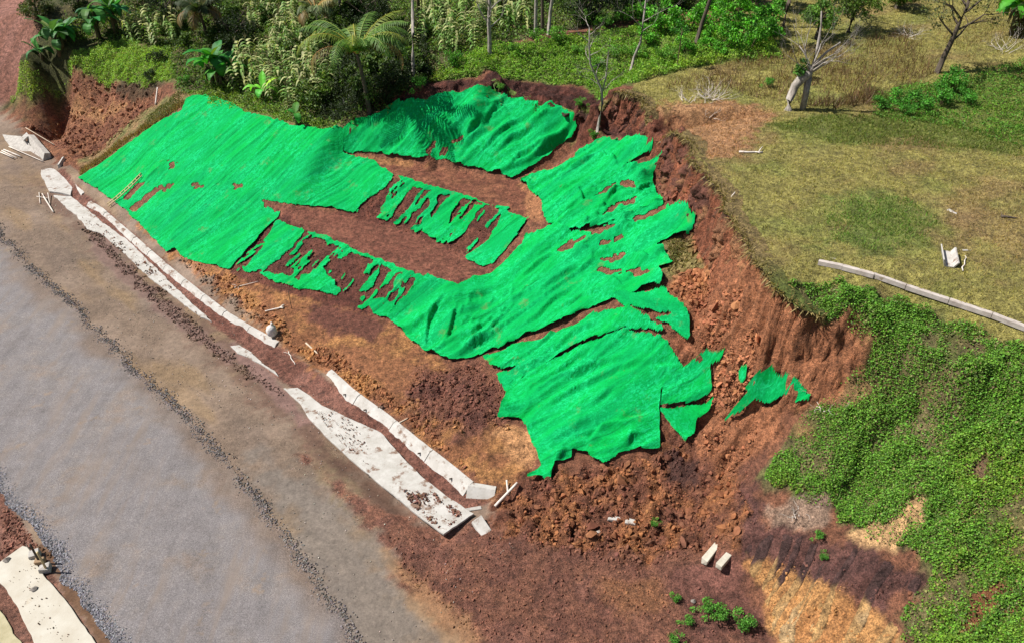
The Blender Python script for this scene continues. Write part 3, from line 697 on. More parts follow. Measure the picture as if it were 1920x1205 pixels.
def cover(label, poly_px, axis_px, fold=.12, freq=1.0, seed=0.0, lift=.05, holes=(), ragged=.10, tear=None, step=.07, belly=0.0, sharp=2.2, group='green covers on the landslip', keep=(), creases=(), camp=.26):
    """a cloth sheet draped over the ground inside an outline, with folds running along an axis"""
    P = hits(poly_px, BASE)
    a2 = hits(axis_px, BASE); d = a2[1, :2] - a2[0, :2]; d /= np.linalg.norm(d)
    gx_ = np.arange(P[:, 0].min() - .4, P[:, 0].max() + .4, step); gy_ = np.arange(P[:, 1].min() - .4, P[:, 1].max() + .4, step)
    x, y = np.meshgrid(gx_, gy_); sh_ = x.shape
    xr, yr = x.ravel(), y.ravel()
    f = poly_sdf(P, xr, yr)
    edge = f.copy()
    f = f + ragged * (fbm(xr * 1.6 + seed, yr * 1.6, o=4))
    a = xr * d[0] + yr * d[1]; c = -xr * d[1] + yr * d[0]
    hd = np.full(xr.shape, 9.0)
    for hp in holes:
        hs = poly_sdf(hits(hp, BASE), xr, yr) + .08 + .24 * fbm(xr * 2.6 + seed, yr * 2.6, o=4)
        f = np.minimum(f, -hs); hd = np.minimum(hd, -hs)
    if tear is not None:
        f = np.minimum(f, tear(xr, yr, a, c))
    for kp in keep:
        ks = poly_sdf(hits(kp, BASE), xr, yr) + .12 * fbm(xr * 1.8 + seed + 5, yr * 1.8, o=3)
        f = np.maximum(f, np.minimum(ks, edge + .1))
    # folds
    wa = .7 * pn(a * .22 + seed, c * .35) + .25 * pn(a * .6, c * .8 + seed)
    def ridge(fr, st, sd):
        t = pn(c * fr + wa * fr * .9 + sd, a * st + sd) * sharp * 1.5
        return np.where(t < 0, np.clip(1 + t / 1.7, 0, 1), np.clip(1 - t / .5, 0, 1)) ** 1.1
    gate = sstep(-.25, .45, pn(a * .16 + seed * 2, c * .3 + 3))
    z = lookup(ZS, xr, yr) + lift
    crum = np.clip(1 - np.abs(fbm(xr * 1.3 + seed, yr * 1.3 + wa, o=2)) * 3.2, 0, 1) ** 1.3 * sstep(-.1, .5, pn(xr * .4 + seed, yr * .4))
    z = z + fold * (1.7 * ridge(freq * .8, .09, seed) * (.25 + .75 * gate) + .85 * ridge(freq * 2.0, .14, seed + 9) * (1.1 - gate * .6) + .22 * ridge(freq * 4.1, .25, seed + 19) + .55 * crum)
    z = z + .02 * pn(c * 6, a * .9 + seed) + (.10 * fold / .2) * fbm(xr * .55 + seed, yr * .55, o=4)
    z = z + (.10 * fold / .2) * sstep(.5, .0, edge) * sstep(0, .5, pn(xr * .9 + seed, yr * .9))
    z = z + belly * sstep(0, 1.2, edge)
    for cr in creases:
        q = hits(cr, BASE)[:, :2]; q = resample(q, .12)
        if len(q) < 3: continue
        q = q + .10 * np.stack([pn(q[:, 0] * .9 + 3, q[:, 1] * .9), pn(q[:, 0] * .9, q[:, 1] * .9 + 8)], 1)
        lo_, hi_ = q.min(0) - .8, q.max(0) + .8
        kx = np.flatnonzero((xr > lo_[0]) & (xr < hi_[0]) & (yr > lo_[1]) & (yr < hi_[1]))
        if not len(kx): continue
        d2 = (xr[kx][:, None] - q[None, :, 0]) ** 2 + (yr[kx][:, None] - q[None, :, 1]) ** 2
        j = d2.argmin(1); dist = np.sqrt(d2[np.arange(len(kx)), j])
        tg = np.gradient(q, axis=0); tg /= np.linalg.norm(tg, axis=1)[:, None]
        side = (xr[kx] - q[j, 0]) * tg[j, 1] - (yr[kx] - q[j, 1]) * tg[j, 0]
        if tg[len(q) // 2, 1] < 0: side = -side
        tp_ = np.clip(np.minimum(j, len(q) - 1 - j) / (.3 * len(q)), 0.08, 1)
        prof_ = np.where(side < 0, np.clip(1 - dist / .42, 0, 1) ** 1.6, np.clip(1 - dist / .11, 0, 1))
        dip = -.35 * np.where(side > 0, np.exp(-((dist - .17) / .09) ** 2), 0)
        z[kx] += camp * tp_ * (prof_ + dip) * (.85 + .35 * pn(xr[kx] * .8, yr[kx] * .8))
    zg = lookup(ZF, xr, yr) + .03
    z = zg + np.maximum(z - zg, 0) * sstep(-.15, .7, hd)
    fg = f.reshape(sh_)
    dfy, dfx = np.gradient(fg, step)
    g2 = (dfx ** 2 + dfy ** 2).ravel() + .15
    near = (f < 0) & (f > -step * 1.5)
    k = np.where(near, f / g2, 0); k = np.clip(k, -step, step)
    xs = xr - k * dfx.ravel(); ys = yr - k * dfy.ravel()
    ins = (f > 0).reshape(sh_)
    cnt = ins[:-1, :-1].astype(int) + ins[1:, :-1] + ins[:-1, 1:] + ins[1:, 1:]
    jj, ii = np.nonzero(cnt >= 2)
    nx = sh_[1]; q = jj * nx + ii
    F = np.stack([q, q + 1, q + nx + 1, q + nx], 1)
    used, inv = np.unique(F, return_inverse=True)
    V = np.stack([xs, ys, z], 1)[used]
    uv = np.stack([a, c], 1)[used]
    o = mesh_np('green_cover', V, inv.reshape(F.shape), M_NET, uv=uv)
    return tag(o, label, 'ground cover', group)

def strips(px_a, px_b, dens, seed, fa=.45, fc=2.3):
    """tears left in strips along the fall of the step"""
    q = hits([px_a, px_b], BASE); d = q[1, :2] - q[0, :2]; d /= np.linalg.norm(d)
    def fn(x, y, a, c):
        A = x * d[0] + y * d[1]; Cc = -x * d[1] + y * d[0]
        n = pn(A * fa + seed, Cc * fc + .6 * pn(A * .8, Cc * .9) + seed) + .6 * pn(A * fa * 2.6 + seed, Cc * fc * 1.9) + .5 * pn(A * 2.6, Cc * 4.2 + seed) + .25 * pn(A * 5.5, Cc * 7 + seed)
        return (n - dens) * .35
    return fn

FALL = ((560, 430), (440, 512))
cover('widest smooth green cover on the left slope, from kerb up to banana plants',
      [(147, 337), (200, 300), (245, 269), (300, 231), (340, 208), (349, 190), (368, 180), (400, 183), (430, 194), (460, 211), (500, 221), (545, 235), (560, 238), (600, 244), (642, 243), (648, 265), (642, 288),
       (700, 303), (738, 330), (725, 352), (690, 378), (664, 402), (600, 389), (545, 386), (490, 377), (527, 396), (519, 413), (480, 455), (440, 498), (432, 508), (398, 499), (345, 488), (328, 470), (312, 476), (238, 397), (190, 362)],
      ((200, 388), (268, 330)), fold=.07, freq=1.3, seed=1, lift=.06, ragged=.1, sharp=2.6,
      holes=[[(300, 352), (322, 349), (318, 357), (302, 358)], [(316, 306), (330, 310), (326, 316), (318, 312)], [(362, 346), (380, 350), (376, 356), (366, 354)], [(248, 390), (290, 355), (294, 362), (255, 395)], [(232, 372), (262, 342), (268, 345), (240, 374)], [(440, 348), (455, 347), (453, 352), (443, 353)], [(495, 380), (530, 392), (545, 390), (520, 398)]])
cover('wrinkled green cover draped on the highest step below the dark back scarp',
      [(642, 243), (665, 232), (700, 221), (740, 203), (800, 190), (850, 179), (885, 168), (905, 170), (940, 183), (1000, 195), (1050, 205), (1075, 218), (1082, 250), (1074, 263), (1048, 272), (1032, 290), (985, 325), (960, 338), (930, 331), (895, 322), (858, 315), (832, 302), (818, 304), (800, 296), (788, 305), (735, 300), (690, 287), (645, 288)],
      ((820, 300), (960, 200)), creases=(((894, 300), (940, 254), (980, 227)), ((920, 302), (960, 267), (1024, 230)), ((950, 330), (974, 297), (1020, 277), (1064, 250)), ((1024, 278), (1050, 264), (1070, 236)), ((900, 244), (940, 200)), ((854, 277), (894, 234)), ((985, 250), (1040, 212)), ((870, 262), (905, 222)), ((1000, 300), (1046, 268))), fold=.17, freq=.8, seed=3.3, lift=.09, belly=.06, sharp=2.0,
      holes=[[(800, 285), (815, 272), (817, 280), (806, 288)], [(822, 290), (836, 276), (838, 283), (826, 296)], [(850, 268), (862, 262), (858, 270)]])
cover('torn remnants of green cover on the brown step face between the two benches',
      [(664, 402), (690, 378), (725, 352), (738, 331), (765, 340), (850, 364), (920, 390), (955, 392), (990, 412), (975, 440), (940, 480), (912, 503), (882, 492), (868, 480), (880, 470), (860, 467), (835, 460), (800, 450), (760, 430), (700, 412)],
      FALL, fold=.06, freq=1.6, seed=6, lift=.05, ragged=.12, tear=strips((800, 360), (715, 440), .20, 2.2),
      keep=[[(738, 331), (765, 338), (850, 362), (955, 390), (955, 396), (850, 370), (760, 347)], [(845, 366), (866, 372), (820, 455), (790, 440), (800, 420)], [(890, 385), (905, 388), (868, 440), (840, 462), (836, 456)], [(945, 394), (990, 412), (968, 445), (930, 492), (900, 502), (870, 484), (905, 462), (930, 430)], [(715, 395), (760, 350), (772, 354), (740, 398), (720, 412)]],
      group='torn cover on the lower steps')
cover('torn remnants of green cover on the lowest brown step face above the drain',
      [(432, 508), (480, 455), (519, 413), (545, 422), (578, 434), (680, 477), (800, 523), (772, 560), (742, 600), (712, 597), (690, 588), (640, 560), (600, 545), (560, 545), (500, 522)],
      FALL, fold=.06, freq=1.6, seed=8, lift=.05, ragged=.12, tear=strips((600, 450), (500, 540), .26, 7.1),
      keep=[[(578, 434), (680, 475), (800, 521), (796, 530), (680, 484), (575, 441)], [(520, 418), (575, 434), (545, 470), (500, 505), (455, 512), (490, 470)], [(585, 515), (600, 500), (640, 548), (630, 558), (560, 540), (562, 520)], [(690, 570), (720, 560), (742, 582), (735, 600), (700, 592)], [(480, 512), (540, 520), (600, 540), (600, 548), (520, 532)]],
      group='torn cover on the lower steps')
cover('creased green cover right of the upper bench, reaching up to the reddish scarp',
      [(1130, 265), (1160, 267), (1190, 260), (1215, 275), (1226, 288), (1200, 300), (1168, 314), (1195, 316), (1232, 306), (1236, 316), (1222, 332), (1224, 352), (1240, 382), (1180, 408), (1120, 430), (1070, 440), (1026, 427), (1019, 400), (1010, 372), (974, 340), (1000, 330), (1040, 326), (1075, 302), (1100, 280)],
      ((1030, 400), (1180, 290)), creases=(((1082, 357), (1093, 389), (1109, 391)), ((1119, 288), (1146, 304), (1167, 330)), ((1045, 367), (1071, 354)), ((1125, 399), (1145, 375), (1162, 346)), ((1162, 317), (1200, 314), (1228, 310)), ((1170, 344), (1223, 330)), ((1024, 423), (1087, 405)), ((1093, 431), (1109, 415)), ((1060, 330), (1120, 290)), ((1180, 372), (1230, 350))), fold=.2, freq=1.0, seed=11, lift=.07, belly=.05, sharp=2.4,
      holes=[[(1117, 371), (1135, 358), (1153, 346), (1150, 353), (1130, 368)], [(1165, 338), (1182, 348), (1186, 353), (1168, 346)], [(1133, 402), (1146, 394), (1160, 384), (1157, 391), (1142, 401)], [(1166, 384), (1182, 376), (1190, 374), (1184, 381), (1172, 386)]])
cover('largest pleated green cover in the middle, from the lower bench to the scarp',
      [(1026, 427), (1070, 440), (1120, 430), (1180, 408), (1240, 380), (1270, 395), (1296, 425), (1302, 441), (1270, 452), (1240, 456), (1232, 464), (1262, 504), (1236, 510), (1236, 546), (1200, 552), (1150, 562), (1090, 590), (1052, 614), (1000, 628), (950, 650), (905, 668), (845, 683), (800, 661), (750, 626), (729, 601), (770, 560), (802, 524), (830, 531), (860, 541), (905, 522), (926, 515), (970, 480), (985, 447), (1010, 438)],
      ((860, 665), (1100, 500)), creases=(((1007, 502), (1074, 477), (1157, 477)), ((1120, 505), (1187, 510)), ((967, 622), (1007, 599), (1040, 565), (1090, 535)), ((873, 665), (923, 632), (960, 615)), ((847, 679), (900, 645), (947, 599), (974, 562)), ((797, 659), (803, 609), (840, 549)), ((827, 662), (840, 629), (860, 569)), ((1134, 532), (1174, 552)), ((933, 609), (950, 582)), ((1000, 560), (1060, 520), (1110, 500)), ((880, 640), (930, 596)), ((1030, 598), (1090, 565), (1140, 550)), ((1160, 480), (1240, 496)), ((960, 545), (1010, 500), (1060, 470))), fold=.22, freq=.62, seed=14.5, lift=.08, belly=.07, sharp=1.9,
      holes=[[(1107, 431), (1130, 426), (1153, 425), (1140, 435), (1116, 438)], [(1046, 470), (1068, 457), (1090, 450), (1078, 460), (1056, 471)], [(1116, 459), (1150, 450), (1180, 443), (1165, 451), (1130, 460)], [(1128, 490), (1150, 484), (1168, 482), (1155, 490)], [(1117, 507), (1140, 509), (1160, 511), (1140, 513)], [(1172, 512), (1212, 510), (1195, 515)], [(1183, 415), (1210, 403), (1242, 393), (1230, 402), (1200, 416)]])
cover('narrow green cover strip on rubble below the scarp, right of the pleated cover',
      [(1139, 563), (1180, 553), (1235, 547), (1262, 562), (1288, 612), (1297, 648), (1285, 655), (1262, 628), (1230, 606), (1262, 594), (1230, 590), (1185, 580)],
      ((1150, 565), (1290, 640)), fold=.16, freq=1.5, seed=17, lift=.1, step=.07)
cover('narrow swept green cover between the two brown gaps, pointing at the dark clod heap',
      [(900, 680), (935, 672), (960, 661), (1010, 641), (1060, 619), (1105, 594), (1142, 584), (1180, 589), (1215, 604), (1246, 640), (1215, 628), (1170, 625), (1120, 640), (1060, 666), (1000, 702), (950, 744), (938, 728), (930, 707), (985, 697), (940, 698), (920, 694)],
      ((940, 735), (1130, 600)), creases=(((960, 700), (987, 697), (1038, 662)), ((960, 740), (1020, 705), (1080, 666), (1135, 630)), ((1010, 672), (1070, 632), (1130, 606))), fold=.2, freq=.9, seed=21, lift=.1, belly=.08, step=.07, sharp=1.9)
cover('front green cover with a squared flap and a twisted corner over the rubble',
      [(950, 744), (1000, 704), (1060, 668), (1120, 642), (1170, 627), (1215, 630), (1245, 647), (1266, 682), (1278, 700), (1240, 735), (1234, 772), (1237, 848), (1190, 849), (1160, 855), (1130, 876), (1096, 852), (1072, 846), (1071, 861), (1040, 873), (1029, 906), (1010, 895), (989, 896), (1014, 876), (1004, 850), (978, 790), (958, 788), (933, 786), (940, 768)],
      ((940, 780), (1150, 650)), creases=(((970, 748), (1020, 716), (1080, 678), (1139, 645)), ((978, 760), (1035, 720), (1139, 684), (1199, 667)), ((999, 780), (1080, 735), (1169, 698), (1247, 680)), ((1097, 847), (1127, 811), (1229, 781)), ((1169, 847), (1181, 826), (1199, 823)), ((1223, 700), (1271, 703)), ((1040, 870), (1066, 850)), ((1030, 895), (1062, 862)), ((1100, 770), (1150, 735))), fold=.15, freq=.85, seed=25, lift=.12, belly=.12, step=.065, sharp=2.0, ragged=.05)
cover('torn green cover end hanging right of the front cover',
      [(1241, 735), (1278, 706), (1320, 682), (1356, 672), (1350, 690), (1326, 706), (1331, 745), (1290, 764), (1236, 771)],
      ((1240, 760), (1350, 680)), fold=.15, freq=1.3, seed=28, lift=.2, belly=.1, step=.06, ragged=.03)
cover('small crumpled green cover scrap under the torn end',
      [(1234, 778), (1270, 775), (1333, 769), (1326, 788), (1302, 800), (1300, 825), (1282, 840), (1262, 822)],
      ((1240, 780), (1300, 830)), fold=.14, freq=1.8, seed=31, lift=.18, belly=.08, step=.055, ragged=.03)
cover('separate twisted green cover scrap lying on the slide below the creeper slope',
      [(1354, 800), (1372, 775), (1402, 750), (1394, 738), (1440, 719), (1478, 724), (1504, 740), (1513, 768), (1490, 773), (1464, 756), (1440, 766), (1410, 768), (1385, 787)],
      ((1360, 795), (1500, 735)), fold=.16, freq=1.4, seed=34, lift=.22, belly=.12, step=.055, ragged=.02)
cover('tiny pointed green cover scrap beside the twisted scrap', [(1378, 716), (1388, 696), (1396, 700), (1394, 722), (1386, 728)], ((1380, 720), (1392, 700)), fold=.1, seed=36, lift=.08, step=.05, ragged=.03)

# ------------------------------------------------------------------ small builders
class MB:
    def __init__(self): self.v, self.f, self.t = [], [], []
    def add(self, vs, fs, tint=None):
        o = len(self.v)
        self.v += [tuple(p) for p in vs]; self.f += [tuple(i + o for i in q) for q in fs]
        self.t += [tint or (1, 1, 1)] * len(vs)
        return o
    def tube(self, path, radii, n=7, cap=True, tint=None):
        path = [Vector(p) for p in path]
        vs, fs = [], []
        for i, p in enumerate(path):
            d = (path[min(i + 1, len(path) - 1)] - path[max(i - 1, 0)]).normalized()
            s = d.cross(Vector((0, 0, 1)))
            if s.length < .05: s = d.cross(Vector((1, 0, 0)))
            s.normalize(); t = s.cross(d)
            for k in range(n):
                a = 2 * math.pi * k / n
                vs.append(p + (s * math.cos(a) + t * math.sin(a)) * radii[i])
        for i in range(len(path) - 1):
            for k in range(n):
                k2 = (k + 1) % n
                fs.append((i * n + k, i * n + k2, (i + 1) * n + k2, (i + 1) * n + k))
        if cap:
            fs.append(tuple(range(n))[::-1]); fs.append(tuple((len(path) - 1) * n + k for k in range(n)))
        self.add(vs, fs, tint)
    def box(self, c, s, rot=0.0, tilt=(0, 0), jit=0.0, tint=None):
        """box sitting on c, s = full sizes"""
        cs, sn = math.cos(rot), math.sin(rot)
        vs = []
        for z in (0, s[2]):
            for x, y in ((-1, -1), (1, -1), (1, 1), (-1, 1)):
                a = x * s[0] / 2 + random.uniform(-jit, jit); b = y * s[1] / 2 + random.uniform(-jit, jit)
                vs.append((c[0] + a * cs - b * sn, c[1] + a * sn + b * cs, c[2] + z + a * tilt[0] + b * tilt[1] + random.uniform(-jit, jit)))
        self.add(vs, [(3, 2, 1, 0), (4, 5, 6, 7), (0, 1, 5, 4), (1, 2, 6, 5), (2, 3, 7, 6), (3, 0, 4, 7)], tint)
    def build(self, name, mat, parent=None, smooth=False, tinted=False, bevel=0):
        me = bpy.data.meshes.new(name); me.from_pydata(self.v, [], self.f); me.update()
        if smooth: me.polygons.foreach_set('use_smooth', [True] * len(me.polygons))
        if tinted:
            at_ = me.attributes.new('tint', 'FLOAT_COLOR', 'POINT')
            at_.data.foreach_set('color', np.array([(*t, 1) for t in self.t], np.float32).ravel())
        o = link(name, me, mat, parent)
        if bevel:
            b = o.modifiers.new('bevel', 'BEVEL'); b.width = bevel; b.segments = 2; b.limit_method = 'ANGLE'
        return o

def empty(name, loc, rz=0.0, label=None, cat=None, group=None):
    o = bpy.data.objects.new(name, None); COL.objects.link(o)
    o.location = loc; o.rotation_euler = (0, 0, rz); o.empty_display_size = .3
    return tag(o, label, cat, group)

def copy_tree(o, parent=None):
    c = o.copy(); COL.objects.link(c)
    if parent is not None: c.parent = parent
    for ch in list(o.children): copy_tree(ch, c)
    return c

def place(px, py):
    p = hits([(px, py)], ZF)[0]
    return Vector(p)

def tint_at(x, y):
    C3 = col.reshape(NY, NX, 3)
    i = np.clip(np.searchsorted(GX, x) - 1, 0, NX - 2); j = np.clip(np.searchsorted(GY, y) - 1, 0, NY - 2)
    return C3[j, i]

def sample_poly(px_poly, n, pad=0.0):
    P = hits(px_poly, BASE)
    out = np.zeros((0, 2))
    while len(out) < n:
        q = np.stack([rng.uniform(P[:, 0].min(), P[:, 0].max(), n * 2), rng.uniform(P[:, 1].min(), P[:, 1].max(), n * 2)], 1)
        s = poly_sdf(P, q[:, 0], q[:, 1]) + .35 * fbm(q[:, 0] * 1.1, q[:, 1] * 1.1, o=3)
        out = np.concatenate([out, q[s > pad]])
    return out[:n]

def plain(name, c1, c2=None, scale=6, rough=.85, bstr=.4, bdist=.03, tinted=False, spec=.3, stretch=None, dirt=None):
    m, nt, p, L = new_mat(name)
    tc = nt.nodes.new('ShaderNodeTexCoord').outputs['Object']
    if stretch is not None:
        mp = N(nt, 'ShaderNodeMapping'); mp.inputs['Scale'].default_value = stretch; L.new(tc, mp.inputs[0]); tc = mp.outputs[0]
    f = noise(nt, scale, 7, .65, tc)
    c = ramp(nt, f, [(.3, c1), (.7, c2 or c1)])
    if tinted:
        a = N(nt, 'ShaderNodeAttribute', attribute_name='tint').outputs['Color']
        c = mixc(nt, 'MULTIPLY', 1.0, c, a)
    if dirt is not None:
        g = noise(nt, dirt[1], 9, .72)
        c = mixc(nt, 'MIX', ramp(nt, g, [(dirt[2], 0.0), (dirt[2] + .07, .9)]), c, dirt[0])
    L.new(c, p.inputs['Base Color'])
    p.inputs['Roughness'].default_value = rough; p.inputs['Specular IOR Level'].default_value = spec
    f2 = noise(nt, scale * 4, 6, .7, tc)
    L.new(bump(nt, f2, bstr, bdist), p.inputs['Normal'])
    return m

def leaf_mat(name, trans=.35):
    m, nt, p, L = new_mat(name)
    a = N(nt, 'ShaderNodeAttribute', attribute_name='tint').outputs['Color']
    L.new(a, p.inputs['Base Color'])
    p.inputs['Roughness'].default_value = .55; p.inputs['Specular IOR Level'].default_value = .3
    t = N(nt, 'ShaderNodeBsdfTranslucent')
    L.new(mixc(nt, 'MULTIPLY', 1.0, a, (1.1, 1.2, .5)), t.inputs[0])
    mx = N(nt, 'ShaderNodeMixShader'); mx.inputs[0].default_value = trans
    L.new(p.outputs[0], mx.inputs[1]); L.new(t.outputs[0], mx.inputs[2])
    L.new(mx.outputs[0], nt.nodes['Material Output'].inputs[0])
    return m
M_LEAF = leaf_mat('leaf')
M_ROCK = plain('crumbled_rock', (.75, .75, .75), (1.2, 1.2, 1.2), 9, .95, .6, .02, tinted=True)

# a stone: dented octahedron, one split
def _stone():
    v = np.array([(1, 0, 0), (0, 1, 0), (-1, 0, 0), (0, -1, 0), (0, 0, 1), (0, 0, -1), (.75, .75, .3), (-.7, .7, -.2), (-.75, -.7, .35), (.7, -.72, -.1)], float)
    f = np.array([(0, 6, 4), (6, 1, 4), (1, 7, 4), (7, 2, 4), (2, 8, 4), (8, 3, 4), (3, 9, 4), (9, 0, 4), (6, 0, 5), (1, 6, 5), (7, 1, 5), (2, 7, 5), (8, 2, 5), (3, 8, 5), (9, 3, 5), (0, 9, 5)])
    return v, f
SV, SF = _stone()

def rot_mats(n, tilt=math.pi):
    a, b, c = rng.uniform(-tilt, tilt, n), rng.uniform(-tilt, tilt, n), rng.uniform(0, 2 * math.pi, n)
    ca, sa, cb, sb, cc, sc = np.cos(a), np.sin(a), np.cos(b), np.sin(b), np.cos(c), np.sin(c)
    Rx = np.zeros((n, 3, 3)); Rx[:, 0, 0] = 1; Rx[:, 1, 1] = ca; Rx[:, 1, 2] = -sa; Rx[:, 2, 1] = sa; Rx[:, 2, 2] = ca
    Ry = np.zeros((n, 3, 3)); Ry[:, 1, 1] = 1; Ry[:, 0, 0] = cb; Ry[:, 0, 2] = sb; Ry[:, 2, 0] = -sb; Ry[:, 2, 2] = cb
    Rz = np.zeros((n, 3, 3)); Rz[:, 2, 2] = 1; Rz[:, 0, 0] = cc; Rz[:, 0, 1] = -sc; Rz[:, 1, 0] = sc; Rz[:, 1, 1] = cc
    return Rz @ Ry @ Rx

def stones(name, xy, size, tint, sink=.25, kind='stuff', zoff=0.0):
    n = len(xy)
    M = rot_mats(n)
    s = size[:, None] * rng.uniform(.7, 1.3, (n, 3)); s[:, 2] *= .8
    base = SV[None] * rng.uniform(.78, 1.18, (n, len(SV), 1))
    v = np.einsum('nij,nkj->nki', M, base * s[:, None, :])
    v[:, :, 0] += xy[:, 0:1]; v[:, :, 1] += xy[:, 1:2]; v[:, :, 2] += (H(xy[:, 0], xy[:, 1]) + size * (1 - 2 * sink) * .6 + zoff)[:, None]
    F = (SF[None] + (np.arange(n) * len(SV))[:, None, None]).reshape(-1, 3)
    o = mesh_np(name, v.reshape(-1, 3), F, M_ROCK, smooth=False, tint=np.repeat(tint, len(SV), 0))
    return tag(o, kind=kind)

def leaf_arrays(P, size, tint, up=.55, asp=.5, tilt=1.1):
    """one bent diamond per leaf"""
    n = len(P)
    M = rot_mats(n, tilt)
    base = np.array([(-.5, 0, 0), (0, -.5 * asp, .10), (.5, 0, -.06), (0, .5 * asp, .10)])
    v = np.einsum('nij,kj->nki', M, base) * size[:, None, None] + P[:, None, :]
    F = np.arange(n * 4).reshape(n, 4)
    return v.reshape(-1, 3), F, np.repeat(tint, 4, 0)

def leaves(name, P, size, tint, parent=None, asp=.5, tilt=1.1, mat=None):
    v, F, t = leaf_arrays(P, size, tint, asp=asp, tilt=tilt)
    return mesh_np(name, v, F, mat or M_LEAF, parent, smooth=False, tint=t)

def vary(c, n, lo=.55, hi=1.5, hue=.15):
    c = np.array(c)[None, :] * rng.uniform(lo, hi, (n, 1))
    return c * (1 + rng.uniform(-hue, hue, (n, 3)))

# ------------------------------------------------------------------ road and its loose stone
def road_material():
    m, nt, p, L = new_mat('dusty_road_base')
    f = noise(nt, 24, 5, .8); g = noise(nt, .33, 8, .66); h = noise(nt, 1.5, 7, .65); k2 = noise(nt, 60, 3, .7)
    c = ramp(nt, g, [(.34, (.172, .152, .148)), (.48, (.197, .178, .178)), (.56, (.20, .177, .17)), (.66, (.222, .172, .142))])
    ed = N(nt, 'ShaderNodeAttribute', attribute_name='edge').outputs['Fac']
    c = mixc(nt, 'MIX', ed, c, (.18, .13, .10))
    c = mixc(nt, 'MULTIPLY', 1.0, c, ramp(nt, f, [(.32, .5), (.5, 1.0), (.66, 1.6)]))
    mp = N(nt, 'ShaderNodeMapping'); mp.inputs['Rotation'].default_value = (0, 0, R(45)); mp.inputs['Scale'].default_value = (1.1, .16, 1)
    L.new(nt.nodes.new('ShaderNodeNewGeometry').outputs['Position'], mp.inputs[0])
    trk = noise(nt, 1.0, 6, .62, mp.outputs[0])
    c = mixc(nt, 'MIX', ramp(nt, trk, [(.52, 0.0), (.66, .75)]), c, (.215, .172, .145))
    c = mixc(nt, 'MULTIPLY', .8, c, ramp(nt, trk, [(.34, .8), (.5, 1.0)]))
    pt = noise(nt, .55, 6, .7)
    c = mixc(nt, 'MIX', ramp(nt, pt, [(.6, 0.0), (.68, .7)]), c, (.25, .18, .125))
    c = mixc(nt, 'MULTIPLY', .8, c, ramp(nt, h, [(.3, .82), (.7, 1.16)]))
    c = mixc(nt, 'MULTIPLY', .8, c, ramp(nt, k2, [(.35, .7), (.65, 1.35)]))
    L.new(c, p.inputs['Base Color']); p.inputs['Roughness'].default_value = .85; p.inputs['Specular IOR Level'].default_value = .3
    L.new(bump(nt, k2, .7, .02, bump(nt, f, .7, .03)), p.inputs['Normal'])
    return m
def uvw(px): 
    q = np.array([at(a, b, 0) for a, b in px]); return (q[:, 0] - q[:, 1]) / math.sqrt(2), (q[:, 0] + q[:, 1]) / math.sqrt(2)
ru, rv = uvw([(-60, 378), (0, 440), (60, 505), (120, 560), (190, 630), (250, 690), (340, 775), (440, 880), (520, 985), (590, 1080), (660, 1190), (720, 1290)])
lu, lv = uvw([(-100, 810), (0, 920), (60, 985), (100, 1030), (122, 1085), (150, 1120), (185, 1160), (215, 1205), (260, 1270)])
us = np.arange(-170, 60, .2); nv_ = 40
def edge_r(u): return np.interp(u, ru, rv) + .22 * fbm(u * .8, u * 0 + 3, o=4)
def edge_l(u): return np.interp(u, lu, lv) + .2 * fbm(u * .8 + 50, u * 0 + 9, o=4)
UU, TT = np.meshgrid(us, np.linspace(0, 1, nv_), indexing='ij')
VV = edge_l(UU) * (1 - TT) + edge_r(UU) * TT
RXx, RYy = (UU + VV) / math.sqrt(2), (VV - UU) / math.sqrt(2)
RZ = H(RXx, RYy) + .012 + .045 * sstep(0, .12, TT) * sstep(1, .88, TT) + .012 * fbm(RXx * .7, RYy * .7, o=3)
k = np.arange((len(us) - 1) * nv_).reshape(len(us) - 1, nv_)[:, :-1].ravel()
road = mesh_np('road', np.stack([RXx, RYy, RZ], -1).reshape(-1, 3), np.stack([k, k + nv_, k + nv_ + 1, k + 1], 1), road_material(), attrs={'edge': sstep(.80, 1.0, TT + .10 * fbm(RXx * .5, RYy * .5, o=4)) * .9})
tag(road, kind='structure')

def uv2xy(u, v): return np.stack([(u + v) / math.sqrt(2), (v - u) / math.sqrt(2)], 1)
n = 11000
u = rng.uniform(-38, -19, n); v = edge_l(u) + np.abs(rng.normal(.1, .55, n)) - .05
sz = rng.uniform(.018, .05, n)
stones('road_gravel', uv2xy(u, v), sz, vary((.215, .208, .225), n, .5, 1.6, .05), zoff=.0)
n = 9000
u = rng.uniform(-62, -12, n); u = u[fbm(u * .7, u * 0 + 4, o=3) + rng.normal(0, .3, n) > -.3]; n = len(u)
v = edge_r(u) + rng.normal(0, 1, n) * (.16 + .2 * np.clip(pn(u * .5 + 9, u * 0), 0, 1)) + .18 * pn(u * .6, u * 0)
stones('shoulder_gravel', uv2xy(u, v), rng.uniform(.014, .048, n), vary((.175, .155, .15), n, .55, 1.5, .08), zoff=.005)
n = 6000
u = rng.uniform(-62, -14, n); v = rng.uniform(2, 14.5, n)
kk = fbm(u * .3, v * .5, o=3) + rng.normal(0, .25, n) > .1
xy = uv2xy(u, v)[kk]
stones('scattered_grit', xy, rng.uniform(.012, .03, len(xy)), vary((.36, .31, .27), len(xy), .5, 1.6, .1), zoff=.02)

